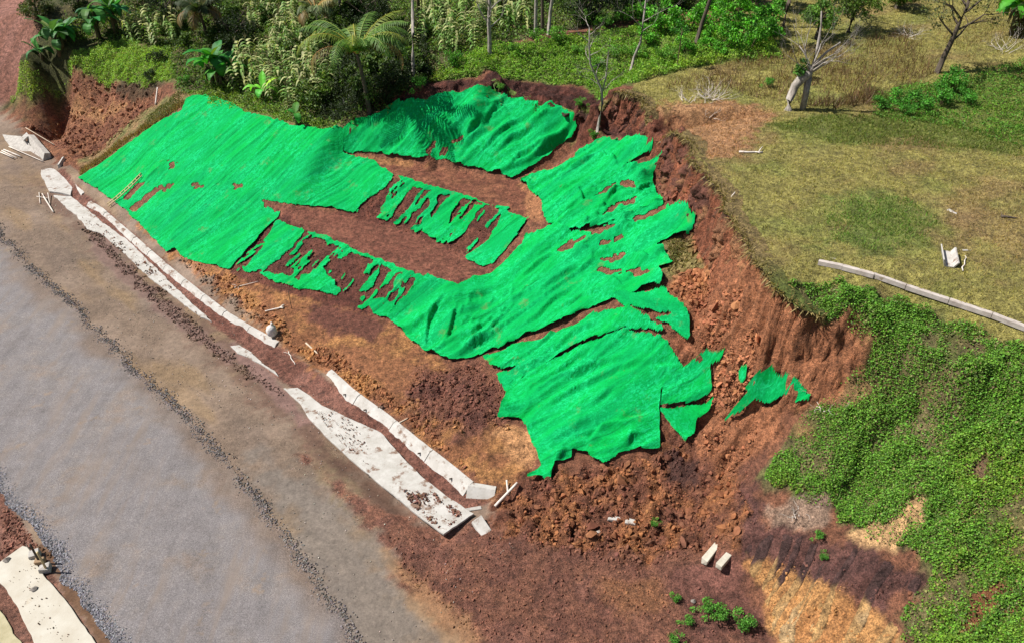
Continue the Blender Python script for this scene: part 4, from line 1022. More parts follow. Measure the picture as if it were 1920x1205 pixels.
# clods of earth
def clods(polys, name='soil_clods', gain=1.0):
    XY, S = [], []
    for poly, n, lo, hi in polys:
        q = sample_poly(poly, n)
        XY.append(q); S.append(lo * (hi / lo) ** (rng.random(n) ** 3.4))
    XY, S = np.concatenate(XY), np.concatenate(S)
    t = tint_at(XY[:, 0], XY[:, 1]) * rng.uniform(.75, 1.25, (len(XY), 1)) * (1 + rng.uniform(-.06, .06, (len(XY), 3))) * gain
    return stones(name, XY, S, t, sink=.3)
clods([
    ([(940, 940), (1010, 895), (1230, 855), (1300, 800), (1400, 800), (1390, 1000), (1180, 1040), (1010, 1000)], 40, .14, .30),
    ([(1300, 480), (1350, 520), (1400, 640), (1330, 760), (1300, 620)], 25, .14, .28),
    ([(930, 950), (1000, 900), (1230, 850), (1300, 800), (1420, 790), (1400, 930), (1390, 1010), (1300, 1050), (1170, 1060), (1000, 1020)], 6500, .02, .12),
    ([(1290, 470), (1350, 500), (1400, 640), (1420, 750), (1330, 790), (1290, 680), (1300, 600), (1250, 540)], 5000, .02, .14),
    ([(1235, 340), (1300, 400), (1330, 520), (1290, 470)], 500, .04, .2),
    ([(780, 690), (880, 680), (950, 740), (960, 800), (860, 815), (790, 790), (755, 760)], 1700, .03, .11),
    ([(140, 415), (170, 425), (235, 490), (300, 545), (370, 610), (440, 670), (540, 745), (520, 740), (430, 690), (350, 625), (280, 560), (220, 500)], 2600, .025, .10),
    ([(530, 640), (610, 690), (760, 790), (930, 930), (880, 870), (760, 760), (620, 660)], 1500, .03, .14),
    ([(330, 480), (440, 525), (560, 640), (520, 640), (420, 560)], 900, .03, .14),
    ([(720, 1000), (840, 1005), (1000, 980), (1250, 1060), (1440, 1205), (900, 1205), (760, 1080)], 3000, .02, .07),
    ([(40, 240), (130, 150), (290, 160), (280, 210), (150, 300), (70, 250)], 1500, .04, .2),
    ([(1390, 930), (1440, 990), (1640, 1040), (1720, 1100), (1650, 1150), (1440, 1060)], 250, .02, .08),
    ([(1430, 1090), (1560, 1110), (1680, 1200), (1470, 1205)], 260, .02, .08),
    ([(0, 940), (60, 1000), (100, 1050), (60, 1030), (0, 1050)], 500, .03, .09),
    ([(640, 400), (735, 340), (985, 414), (930, 500), (760, 432)], 900, .02, .07),
    ([(520, 400), (800, 525), (740, 600), (440, 515)], 1100, .02, .07),
])

# ------------------------------------------------------------------ ground plants nobody could count
def meadow(polys):
    P, S, T = [], [], []
    for poly, n, size, hgt, c, lo, hi, dens in polys:
        xy = sample_poly(poly, n)
        den = fbm(xy[:, 0] * .5 + 3, xy[:, 1] * .5, o=4) + .6 * pn(xy[:, 0] * 2.2, xy[:, 1] * 2.2)
        k = (den + rng.normal(0, .35, n) > dens) & (lookup(GRS, xy[:, 0], xy[:, 1]) > rng.random(n) * .8)
        xy, den = xy[k], den[k]
        m = len(xy)
        h = hgt * (.25 + sstep(-.5, .9, den)) * (.55 + .9 * np.clip(.5 + pn(xy[:, 0] * 1.6 + 5, xy[:, 1] * 1.6), 0, 1.3)) * rng.random(m) ** .7
        P.append(np.stack([xy[:, 0], xy[:, 1], H(xy[:, 0], xy[:, 1]) + h + .01], 1))
        S.append(size * rng.uniform(.6, 1.4, m))
        base = vary(c, m, lo, hi) if c is not None else tint_at(xy[:, 0], xy[:, 1]) * rng.uniform(lo, hi, (m, 1))
        yl = sstep(.1, .6, fbm(xy[:, 0] * .25 + 60, xy[:, 1] * .25, o=3))[:, None]
        T.append(base * (1 - .35 * yl) + base * np.array([[1.7, 1.15, .8]]) * .35 * yl)
    return np.concatenate(P), np.concatenate(S), np.concatenate(T)

P, S, T = meadow([
    (VEG, 250000, .066, .40, (.14, .295, .034), .3, 1.7, -.24),
    ([(1800, 1000), (1930, 950), (2200, 1100), (1930, 1260), (1690, 1205), (1680, 1130), (1720, 1100)], 9000, .09, .3, (.09, .20, .03), .4, 1.5, -.1),
    (VEG, 14000, .09, .46, (.15, .33, .04), .4, 1.4, .05),
    (VEG, 16000, .10, .30, (.24, .22, .09), .4, 1.4, -.5),
    ([(1245, 1120), (1290, 1120), (1420, 1170), (1430, 1205), (1360, 1215), (1300, 1170)], 1, .08, .3, (.06, .16, .02), .4, 1.5, -9),
])
o = leaves('creeper_leaves', P, S, T, asp=.75, tilt=.8)
tag(o, kind='stuff')
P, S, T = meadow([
    ([(760, 165), (840, 120), (900, 90), (1000, 80), (1250, 40), (1460, 80), (1460, 110), (1300, 125), (1210, 150), (1150, 172), (1090, 165), (1020, 158), (940, 148), (860, 148)], 40000, .14, .40, (.22, .40, .045), .4, 1.5, -.5),
    ([(20, 190), (60, 130), (140, 100), (230, 75), (320, 95), (330, 150), (270, 165), (200, 165), (120, 155), (60, 190)], 26000, .12, .45, (.32, .48, .085), .4, 1.5, -.5),
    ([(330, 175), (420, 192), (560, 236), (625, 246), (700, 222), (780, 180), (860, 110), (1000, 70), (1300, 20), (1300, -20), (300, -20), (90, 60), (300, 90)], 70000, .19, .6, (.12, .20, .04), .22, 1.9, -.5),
    ([(575, 95), (660, 70), (800, 60), (800, 175), (745, 200), (700, 214), (640, 232), (600, 225), (640, 150)], 26000, .17, 1.3, (.028, .046, .014), .3, 1.7, -.9),  # near-black leaves: the dense shade by the palm put into their colour
    ([(340, 178), (420, 165), (520, 200), (640, 235), (620, 248), (470, 215)], 5000, .12, .3, (.26, .40, .055), .4, 1.5, -.5),
    ([(240, 268), (300, 200), (350, 170), (360, 185), (300, 228)], 2500, .12, .15, (.16, .17, .05), .4, 1.5, -.2),
    ([(1640, 170), (1800, 150), (1920, 110), (2100, 120), (2100, 300), (1920, 280), (1800, 240), (1640, 220)], 20000, .12, .25, (.12, .27, .03), .4, 1.5, -.4),
    ([(780, 190), (880, 170), (1110, 210), (1130, 255), (1090, 240), (960, 192)], 1600, .12, .3, (.12, .18, .03), .4, 1.5, 0),
    ([(1235, 450), (1300, 445), (1310, 500), (1260, 520)], 2500, .09, .12, (.15, .15, .04), .4, 1.5, -.5),
])
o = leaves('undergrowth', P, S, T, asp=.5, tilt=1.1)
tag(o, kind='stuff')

# meadow grass: upright blades
def blades(name, polys):
    VV, TT = [], []
    for poly, n, hgt, wid, c, lo, hi, dens in polys:
        xy = sample_poly(poly, n)
        den = fbm(xy[:, 0] * .6 + 31, xy[:, 1] * .6, o=4)
        k = (den + rng.normal(0, .3, n) > dens) & (lookup(GRS, xy[:, 0], xy[:, 1]) > .25)
        xy = xy[k]; m = len(xy)
        h = hgt * rng.uniform(.4, 1.3, m); a = rng.uniform(0, 2 * math.pi, m); w_ = wid * rng.uniform(.6, 1.4, m)
        z = H(xy[:, 0], xy[:, 1]) - .02
        lx, ly = rng.normal(0, .45, m) * h, rng.normal(0, .45, m) * h
        b0 = np.stack([xy[:, 0] - np.cos(a) * w_, xy[:, 1] - np.sin(a) * w_, z], 1)
        b1 = np.stack([xy[:, 0] + np.cos(a) * w_, xy[:, 1] + np.sin(a) * w_, z], 1)
        tp = np.stack([xy[:, 0] + lx, xy[:, 1] + ly, z + h], 1)
        VV.append(np.stack([b0, b1, tp], 1).reshape(-1, 3))
        t = (vary(c, m, lo, hi) if c is not None else tint_at(xy[:, 0], xy[:, 1]) * rng.uniform(lo, hi, (m, 1)) * (1 + rng.uniform(-.1, .1, (m, 3))))
        TT.append(np.repeat(t, 3, 0))
    v = np.concatenate(VV)
    o = mesh_np(name, v, np.arange(len(v)).reshape(-1, 3), M_LEAF, smooth=False, tint=np.concatenate(TT))
    return tag(o, kind='stuff')
MEAD = SCARP[9:19] + [(1560, 560), (1700, 610), (1930, 690), (2150, 700), (2200, 200), (2000, -20), (1500, -30), (1350, 90), (1200, 150), (1180, 180)]
blades('meadow_grass', [
    (MEAD, 110000, .11, .022, None, .75, 1.8, -.5),
    ([(1548, 400), (1590, 365), (1680, 365), (1760, 405), (1730, 450), (1640, 470), (1560, 450)], 3600, .12, .02, (.12, .22, .03), .5, 1.6, -.4),
    ([(1440, 235), (1560, 215), (1760, 215), (1920, 260), (1920, 290), (1700, 275), (1560, 270)], 9000, .14, .02, (.13, .18, .03), .5, 1.6, -.6),
    ([(150, 335), (245, 262), (345, 200), (352, 186), (300, 222), (220, 268), (150, 318)], 3500, .25, .03, (.30, .21, .09), .5, 1.4, -.4),
    ([(1425, 945), (1560, 940), (1560, 985), (1480, 1000), (1430, 990)], 1800, .22, .02, (.40, .33, .25), .5, 1.4, -.5),
])
# fringe of grass and roots hanging over the scarp edge
nF = 3000
i_ = rng.integers(0, len(SP), nF); o_ = rng.uniform(-.3, 1.05, nF); off = np.where(o_ < 0, o_, o_ * out_[i_])
fx_ = SP[i_, 0] + on[i_, 0] * off + rng.normal(0, .05, nF); fy_ = SP[i_, 1] + on[i_, 1] * off + rng.normal(0, .05, nF); fz_ = zt[i_] + .02
hh_ = rng.uniform(.06, .2, nF); aa = rng.uniform(0, 6.28, nF); lean_ = np.clip(o_, 0, 1)[:, None] * on[i_] * rng.uniform(.1, .35, (nF, 1)) + rng.normal(0, .08, (nF, 2))
dz_ = np.where(o_ > .6, rng.uniform(-.35, .1, nF), hh_)
b0 = np.stack([fx_ - np.cos(aa) * .03, fy_ - np.sin(aa) * .03, fz_], 1); b1 = np.stack([fx_ + np.cos(aa) * .03, fy_ + np.sin(aa) * .03, fz_], 1)
tp = np.stack([fx_ + lean_[:, 0], fy_ + lean_[:, 1], fz_ + dz_], 1)
gm = sstep(6, 3, fx_)[:, None]
tF = (np.array([[.30, .23, .09]]) * (1 - gm) + np.array([[.17, .27, .05]]) * gm) * rng.uniform(.35, 1.5, (nF, 1))
o = mesh_np('grass_fringe', np.stack([b0, b1, tp], 1).reshape(-1, 3), np.arange(nF * 3).reshape(-1, 3), M_LEAF, smooth=False, tint=np.repeat(tF, 3, 0))
tag(o, kind='stuff')
blades('dry_stubble', [
    ([(1240, 170), (1340, 120), (1480, 100), (1700, 60), (1760, 140), (1640, 185), (1500, 195), (1330, 180)], 5200, .55, .016, (.19, .12, .06), .4, 1.5, -.2),
    ([(1500, 200), (1640, 170), (1660, 190), (1560, 205)], 700, .6, .016, (.2, .12, .07), .4, 1.5, -.5),
    ([(1750, 60), (1900, 20), (1920, 90), (1800, 110)], 900, .4, .016, (.26, .19, .08), .4, 1.5, -.4),
])

# ------------------------------------------------------------------ plants
M_BARK_PALE = plain('pale_bark', (.13, .11, .095), (.46, .42, .37), 9, .9, .7, .03, stretch=(1, 1, .35))
M_BARK_DARK = plain('dark_bark', (.05, .04, .03), (.13, .10, .075), 6, .9, .7, .03, stretch=(1, 1, .35))
M_STEM = plain('fibrous_stem', (.055, .045, .022), (.15, .12, .06), 4, .85, .5, .02)

def limbs(mb, p, d, length, r, depth, spread=.6, kids=(2, 3), gnarl=.25, tips=None, up=.15, shrink=.68):
    segs = 4
    pts, rad = [Vector(p)], [r]
    d = Vector(d).normalized()
    for i in range(segs):
        d = (d + Vector((random.gauss(0, gnarl), random.gauss(0, gnarl), random.gauss(0, gnarl * .6) + up * .3)) * .5).normalized()
        pts.append(pts[-1] + d * length / segs); rad.append(r * (1 - .45 * (i + 1) / segs))
    mb.tube(pts, rad, 6 if r > .03 else 4)
    if depth == 0:
        if tips is not None: tips.append(pts[-1])
        return
    for k in range(random.randint(*kids)):
        a = random.uniform(0, 2 * math.pi)
        s = d.orthogonal().normalized(); t = s.cross(d)
        nd = d + (s * math.cos(a) + t * math.sin(a)) * random.uniform(.5, 1.2) * spread + Vector((0, 0, up))
        st_ = pts[-1] if k < 2 else pts[random.randint(2, 3)]
        limbs(mb, st_, nd, length * random.uniform(.55, .85) * (shrink / .68), rad[-1] * random.uniform(.6, .85), depth - 1, spread, kids, gnarl, tips, up, shrink)

def leaf_cluster(centers, per, rad, size, c, lo=.45, hi=1.5, squash=.8):
    C_ = np.array([tuple(q) for q in centers]); n = len(C_) * per
    g = rng.normal(size=(n, 3)); g /= np.linalg.norm(g, axis=1)[:, None]
    g *= (rng.random(n) ** .45)[:, None] * rad; g[:, 2] *= squash
    shade = np.repeat(rng.uniform(.7, 1.3, len(C_)), per)[:, None]
    return np.repeat(C_, per, 0) + g, size * rng.uniform(.6, 1.4, n), vary(c, n, lo, hi) * shade

def tree(px, py, label, trunk, mat, twigs=dict(), leaf=None, cat='tree', group=None, name='tree', extra=()):
    """trunk: list of (dx, dy, z) metres from the base with radii; twigs grow from its top; leaf: dict for a crown"""
    b = place(px, py)
    root = empty(name, b, 0, label, cat, group)
    mb = MB(); pts = [Vector(q[:3]) for q in trunk]
    mb.tube([pts[0] - Vector((0, 0, .3))] + pts, [trunk[0][3] * 1.25] + [q[3] for q in trunk], 9)
    mb.build('trunk', mat, root, smooth=True)
    tips = []
    mb = MB()
    if twigs:
        tw = dict(n=4, length=1.2, depth=3, r=.05, spread=.7, gnarl=.25, up=.15); tw.update(twigs)
        n = tw.pop('n'); frm = tw.pop('start', .55); lean = Vector(tw.pop('lean', (0, 0, 0)))
        for k in range(n):
            q = frm + (1 - frm) * (k + 1) / n; f = q * (len(pts) - 1); i = min(int(f), len(pts) - 2); o = pts[i].lerp(pts[i + 1], f - i)
            a = k * 2.4 + random.random()
            limbs(mb, o, Vector((math.cos(a), math.sin(a), .7)) + lean, tw['length'] * random.uniform(.7, 1.1), tw['r'], tw['depth'], tw['spread'], (2, 3), tw['gnarl'], tips, tw['up'])
    for e in extra:
        mb.tube([Vector(q[:3]) for q in e], [q[3] for q in e], 7)
    if mb.v: mb.build('branches', mat, root, smooth=True)
    if leaf:
        lf = dict(per=40, rad=.35, size=.14, c=(.05, .12, .02), centers=None); lf.update(leaf)
        cs = (lf['centers'] or (random.sample(tips, 70) if len(tips) > 70 else tips)) + list(lf.get('extra', ()))
        P, S, T = leaf_cluster(cs, lf['per'], lf['rad'], lf['size'], lf['c'])
        leaves('crown', P, S, T, root, asp=.5)
    return root

def blob_centers(n, c, r, squash=.8):
    out = []
    while len(out) < n:
        q = Vector((random.uniform(-1, 1), random.uniform(-1, 1), random.uniform(-1, 1)))
        if .45 < q.length < 1: out.append(Vector(c) + Vector((q.x * r, q.y * r, q.z * r * squash)))
    return out

tree(918, 104, 'pale bare tree standing alone in the bright weeds behind the back scarp', [(0, 0, 0, .15), (.02, 0, 1.0, .13), (-.02, 0, 2.0, .12), (.05, 0, 3.2, .10), (0, .1, 4.6, .07)], M_BARK_PALE, dict(n=9, length=1.3, depth=4, r=.055, start=.35))
tree(1182, 136, 'slender curving bare tree at the left end of the leafy thicket', [(0, 0, 0, .10), (.15, 0, .9, .085), (.45, 0, 1.8, .075), (.5, 0, 3.0, .06), (.55, 0, 4.4, .045), (.55, 0, 5.2, .03)], M_BARK_PALE, dict(n=11, length=1.1, depth=4, r=.035, start=.45))
tree(1119, 250, 'forked leaning grey tree rooted inside the slide below the back scarp', [(0, 0, 0, .085), (.1, 0, .8, .075), (.2, 0, 1.7, .07), (.1, 0, 2.5, .06), (-.25, 0, 3.2, .055), (-.6, 0, 3.9, .05), (-.7, 0, 4.8, .04), (-.75, 0, 5.8, .03)], M_BARK_PALE,
     dict(n=12, length=.8, depth=4, r=.028, start=.35), leaf=dict(per=5, rad=.25, size=.13, c=(.09, .14, .03)), extra=[[(.15, 0, 2.3, .055), (.3, 0, 3.2, .05), (.35, .1, 4.2, .04), (.4, .1, 5.2, .025)]])
tree(1478, 207, 'pollarded pale stump tree with twin trunks and white dead twigs', [(0, 0, 0, .22), (-.05, 0, .6, .20), (.1, 0, 1.3, .22), (.4, 0, 1.75, .26), (.65, 0, 1.9, .22), (.75, 0, 2.3, .10)], M_BARK_PALE,
     dict(n=9, length=1.25, depth=4, r=.05, start=.75, up=.3), leaf=dict(centers=[Vector((.2 + random.uniform(-.2, .3), random.uniform(-.2, .2), random.uniform(2.0, 2.9))) for _ in range(7)], per=35, rad=.22, size=.16, c=(.05, .15, .02)),
     extra=[[(.75, .05, -.2, .17), (.75, .05, .8, .16), (.7, .05, 1.7, .18)], [(.7, 0, 2.1, .08), (.8, 0, 3.2, .07), (.75, 0, 4.3, .05), (.6, 0, 5.0, .03)], [(.75, 0, 2.3, .08), (1.3, 0, 3.0, .06), (1.9, 0, 3.5, .04)]])
tree(1757, 137, 'dark spreading half-leafless tree over its own shadow in the dry field', [(0, 0, 0, .17), (.1, 0, .9, .15), (.25, 0, 1.7, .14), (.35, 0, 2.6, .11), (.5, 0, 3.6, .09), (.45, 0, 4.6, .06)], M_BARK_DARK,
     dict(n=10, length=1.5, depth=4, r=.07, start=.35, spread=.8), leaf=dict(per=16, rad=.4, size=.17, c=(.13, .15, .05), extra=blob_centers(16, (.7, 0, 4.4), 1.7, .7) + blob_centers(9, (-.9, 0, 3.0), 1.1, .7)))
tree(1468, 52, 'tall dark bare trunk rising from the right edge of the leafy thicket', [(0, 0, 0, .13), (.05, 0, 1.5, .12), (.2, 0, 3.5, .10), (.3, 0, 6, .07)], M_BARK_DARK, dict(n=6, length=1.2, depth=2, r=.05, start=.7), leaf=dict(per=40, rad=.5, size=.17, c=(.05, .10, .02)))
tree(1305, 82, 'leaning dark trunk with lichen in the middle of the leafy thicket', [(0, 0, 0, .14), (.2, 0, 1.2, .12), (.5, 0, 2.6, .11), (.7, 0, 4.5, .08), (.8, 0, 6, .06)], M_BARK_DARK, dict(n=6, length=1.2, depth=2, r=.05, start=.6), leaf=dict(per=45, rad=.5, size=.17, c=(.06, .14, .025)))
tree(1269, 127, 'thin straight sapling with a small green top in front of the thicket', [(0, 0, 0, .035), (.03, 0, 1.0, .03), (.05, 0, 2.2, .025)], M_STEM, dict(n=5, length=.4, depth=1, r=.015, start=.75), leaf=dict(per=16, rad=.28, size=.17, c=(.06, .22, .025)))
tree(776, 152, 'pale straight trunk rising out of the dark shade right of the palm', [(0, 0, 0, .12), (.05, 0, 1.5, .11), (.15, 0, 3.0, .10), (.3, 0, 5.2, .08), (.35, 0, 6.5, .06)], M_BARK_PALE, dict(n=5, length=1.0, depth=2, r=.04, start=.7), leaf=dict(per=10, rad=.4, size=.14, c=(.06, .09, .025)))
for px, py, lab, dx in ((1004, 72, 'leftmost of three slim trunks in a row behind the weeds', 0), (1017, 60, 'middle of three slim trunks in a row behind the weeds', -.1), (1028, 66, 'rightmost of three slim trunks, tilted, in a row behind the weeds', .35)):
    tree(px, py, lab, [(0, 0, 0, .12), (dx * .3, 0, 1.5, .11), (dx, 0, 3.5, .10), (dx * 1.5, 0, 6.0, .08)], M_BARK_DARK if dx == -.1 else M_BARK_PALE, dict(n=4, length=.8, depth=2, r=.03, start=.85), leaf=dict(per=20, rad=.4, size=.16, c=(.07, .12, .02)), group='slim trunks behind the weeds')
# dense dark trees of the grove
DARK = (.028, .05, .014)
for px, py, hh, r, c, lab in (
        (445, 92, 1.5, 1.5, DARK, 'dense blackish tree behind the tall bright banana plant'),
        (735, 128, 1.3, 1.3, DARK, 'dark shaded tree just right of the coconut palm'),
        (690, 72, 2.2, 1.7, DARK, 'tall dark tree behind the crown of the coconut palm'),
        (318, 55, 1.7, 1.4, DARK, 'dark tree behind the brown drooping palm'),
        (545, 18, 1.4, 1.4, (.08, .16, .03), 'mid green tree at the top edge behind the maize'),
        (1090, 46, 1.6, 1.5, (.022, .042, .012), 'broad blackish tree at the top, left of the leafy thicket'),
        (1165, 38, 1.6, 1.5, (.022, .042, .012), 'tall blackish tree at the top behind the curving bare tree'),
        (1390, 12, 1.5, 1.5, (.06, .17, .025), 'deep green tree at the top edge behind the thicket'),
        (1268, 12, 1.6, 1.5, (.05, .12, .02), 'shaded tree at the top edge above the sapling'),
        (1590, 62, 2.1, 1.5, (.11, .19, .03), 'olive leafy tree casting the wide shadow in the dry field'),
        (1530, 74, 1.5, 1.1, (.12, .24, .04), 'light green tree right behind the pollarded stump'),
        (1680, 16, 1.1, 1.0, (.11, .2, .03), 'small tree at the top edge between the olive tree and the spreading tree'),
        (70, 34, 1.1, 1.3, (.11, .14, .045), 'hazy olive tree at the top left above the mud slope'),
        (1886, 12, 1.2, 1.1, (.08, .19, .03), 'green tree at the top right corner behind the banana clump'),
        (1008, 6, 1.5, 1.3, (.10, .19, .035), 'light tree at the top edge behind the three slim trunks'),
        (1222, 22, 1.4, 1.2, (.04, .09, .018), 'deep shaded tree at the top right of the curving bare tree'),
        (1452, 14, 1.5, 1.3, (.10, .25, .035), 'bright tree at the top edge just left of the tall dark trunk'),
        (1335, 6, 1.5, 1.3, (.09, .24, .03), 'bright tree at the top edge above the leaning dark trunk'),
        (150, 20, 1.2, 1.3, (.06, .10, .025), 'dark tree at the top left between the banana clumps'),
        (260, 6, 1.4, 1.4, (.035, .06, .016), 'blackish tree at the top edge right of the tall banana plants')):
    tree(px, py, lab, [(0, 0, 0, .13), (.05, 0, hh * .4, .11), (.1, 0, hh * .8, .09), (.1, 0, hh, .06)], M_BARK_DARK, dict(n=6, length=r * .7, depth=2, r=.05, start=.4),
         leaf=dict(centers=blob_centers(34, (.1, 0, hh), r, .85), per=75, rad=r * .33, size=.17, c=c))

# shrubs: four kinds, copied
def make_shrub(seed, c, size=.13, per=55, n=14):
    random.seed(seed)
    root = empty('shrub', (0, 0, 0))
    mb = MB()
    cs = [Vector((random.gauss(0, .36), random.gauss(0, .36), random.uniform(.25, .95))) for _ in range(n)]
    for q in cs[:9]: mb.tube([(q.x * .15, q.y * .15, -.1), (q.x * .5, q.y * .5, q.z * .5), tuple(q)], [.022, .016, .008], 5)
    mb.build('stems', M_STEM, root)
    P, S, T = leaf_cluster(cs, per, .27, size, c, .4, 1.6)
    leaves('foliage', P, S, T, root, asp=.55)
    return root
protos = {}
def shrub(kind, c, px, py, s, label, group=None):
    p = place(px, py)
    if kind not in protos:
        o = make_shrub(len(protos) + 11, c); protos[kind] = o
    else: o = copy_tree(protos[kind])
    o.location = p; o.scale = (s, s, s * random.uniform(.85, 1.1)); o.rotation_euler = (0, 0, random.uniform(0, 6.28))
    if 'group' in o: del o['group']
    return tag(o, label, 'shrub', group)
for i, (px, py, s) in enumerate([(1215, 80, 1.1), (1245, 60, 1.3), (1290, 60, 1.4), (1335, 95, 1.1), (1362, 66, 1.5), (1400, 98, 1.3), (1425, 84, 1.3), (1440, 45, 1.5), (1382, 32, 1.4), (1215, 46, 1.3), (1320, 50, 1.4), (1285, 98, .9), (1352, 104, .8), (1446, 74, 1.1), (1250, 20, 1.4), (1340, 20, 1.5), (1410, 62, 1.3)]):
    shrub('bright', (.13, .40, .035), px, py, s * 1.15, 'bright leafy shrub in the thicket left of the pollarded tree', 'shrubs of the bright thicket')
for i, (px, py, s) in enumerate([(1100, 48, 1.0), (1136, 54, 1.0), (1172, 46, 1.1), (1040, 78, .9), (1006, 74, .8), (1150, 108, .8), (1122, 126, .7), (1192, 108, .9), (1250, 112, .8), (1080, 100, .6), (960, 98, .6)]):
    shrub('weed', (.15, .34, .045), px, py, s, 'low leafy shrub among the weeds behind the back scarp', 'shrubs among the weeds')
for i, (px, py, s) in enumerate([(1655, 205, .75), (1690, 200, .9), (1728, 208, .9), (1765, 196, 1.0), (1785, 172, 1.1), (1812, 196, .8), (1700, 216, .6)]):
    shrub('bush', (.085, .28, .03), px, py, s, 'rich green bush in the row at the edge of the dry field', 'bushes at the edge of the dry field')
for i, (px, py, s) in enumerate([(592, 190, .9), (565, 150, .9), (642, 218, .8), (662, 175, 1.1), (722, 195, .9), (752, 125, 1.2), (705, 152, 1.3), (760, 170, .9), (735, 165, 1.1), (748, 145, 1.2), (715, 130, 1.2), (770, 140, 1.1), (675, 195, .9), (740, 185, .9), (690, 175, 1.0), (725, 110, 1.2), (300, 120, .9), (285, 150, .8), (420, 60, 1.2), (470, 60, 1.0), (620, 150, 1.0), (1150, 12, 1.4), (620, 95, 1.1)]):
    shrub('shade', (.035, .06, .018), px, py, s, 'dark shaded shrub in the grove around the palms', 'dark shrubs of the grove')  # shade of the grove put into the leaf colour
for px, py, s, lab in ((790, 172, .8, 'blue green leafy shrub at the right foot of the palm shade'), (850, 128, .9, 'shrub with dark leaves left of the pale bare tree'), (1112, 262, .55, 'small leafy shrub at the foot of the forked tree in the slide'),
                       (1085, 205, .5, 'little shrub on the ledge under the back scarp'), (940, 172, .4, 'small weed clump hanging over the back scarp'), (1510, 150, .7, 'pale yellow shrub in the stubble left of the pollarded tree'), (1442, 165, .45, 'yellow green sapling bush in dry stubble'),
                       (1290, 1172, .35, 'small leafy clump at the bottom of the dark mud'), (1325, 1150, .5, 'leafy clump uppermost on the dark mud at the bottom'), (1350, 1165, .55, 'leafy clump next to the last one on the dark mud'), (1390, 1180, .6, 'largest leafy clump beside the ochre cut'), (1262, 1205, .4, 'leafy clump lowest in the picture on the mud'),
                       (1265, 1128, .3, 'tiny leafy clump highest on the mud by the blocks'), (1535, 1012, .3, 'small weed on the dark band above the ochre cut'), (1540, 1050, .28, 'tiny weed in the cracked dark band'), (350, 160, .6, 'pale green shrub left of the bright banana plant'), (1225, 985, .3, 'small weed in the rubble by the concrete chips')):
    shrub('single', (.11, .31, .04), px, py, s, lab)

for i, q in enumerate(sample_poly([(300, 30), (640, 10), (800, 60), (780, 160), (700, 205), (620, 220), (560, 190), (440, 60), (330, 100)], 34)):
    if 'grove' not in protos: protos['grove'] = make_shrub(77, (.10, .17, .035), .15, 60, 16); o = protos['grove']
    else: o = copy_tree(protos['grove'])
    o.location = (q[0], q[1], float(H(*q))); sc_ = random.uniform(.8, 1.6); o.scale = (sc_, sc_, sc_ * random.uniform(.8, 1.2)); o.rotation_euler = (0, 0, random.uniform(0, 6.28))
    tag(o, 'olive green shrub filling the grove between maize and palms', 'shrub', 'olive shrubs of the grove')
# banana plants
def banana_leaf(L, wid, droop, c):
    mb = MB(); n = 9; vs, fs, ts = [], [], []
    p = Vector((0, 0, 0)); ang = R(62)
    for i in range(n + 1):
        t = i / n
        w_ = wid * 1.15 * math.sin(min(1, t * 1.25 + .12) * math.pi * .5) * (1 - max(0, t - .7) / .3 * .8) if t > .12 else .025
        dz = .22 * w_
        vs += [(p.x, -w_, p.z + dz * random.uniform(.2, 1.3)), (p.x, 0, p.z), (p.x, w_, p.z + dz * random.uniform(.2, 1.3))]
        k = random.uniform(.8, 1.2)
        ts += [tuple(q * k for q in c), tuple(q * 1.5 for q in c), tuple(q * k * .9 for q in c)]
        ang -= droop / n * (1 + t)
        p = p + Vector((math.cos(ang), 0, math.sin(ang))) * L / n
    for i in range(n):
        a = i * 3
        fs += [(a, a + 1, a + 4, a + 3), (a + 1, a + 2, a + 5, a + 4)]
    mb.v, mb.f, mb.t = vs, fs, ts
    return mb
def make_banana(seed, hs=(1.7,), nl=9, c=(.055, .21, .022), L=2.3):
    random.seed(seed); root = empty('banana_plant', (0, 0, 0))
    for k, h in enumerate(hs):
        ox, oy = (0, 0) if k == 0 else (random.uniform(-.5, .5), random.uniform(-.4, .4))
        mb = MB(); mb.tube([(ox * .6, oy * .6, -.2), (ox * .8, oy * .8, h * .5), (ox, oy, h)], [.15, .13, .07], 9)
        for _ in range(4):
            a = random.uniform(0, 6.28); mb.tube([(ox, oy, h * .95), (ox + math.cos(a) * .22, oy + math.sin(a) * .22, h * .75), (ox + math.cos(a) * .25, oy + math.sin(a) * .25, h * .35)], [.03, .05, .02], 5)
        mb.build('stem', M_STEM, root, smooth=True)
        for i in range(nl):
            d = random.uniform(.3, 2.6); cc = c if random.random() > .25 else (c[0] * 2.0, c[1] * 1.4, c[2])
            lf = banana_leaf(L * random.uniform(.6, 1.1), .19 * L / 1.7 * random.uniform(.8, 1.2), d, tuple(q * random.uniform(.6, 1.25) for q in cc)).build('leaf', M_LEAF, root, smooth=False, tinted=True)
            lf.location = (ox, oy, h * .97); lf.rotation_euler = (0, 0, i * 2.4 + random.uniform(-.4, .4))
    return root
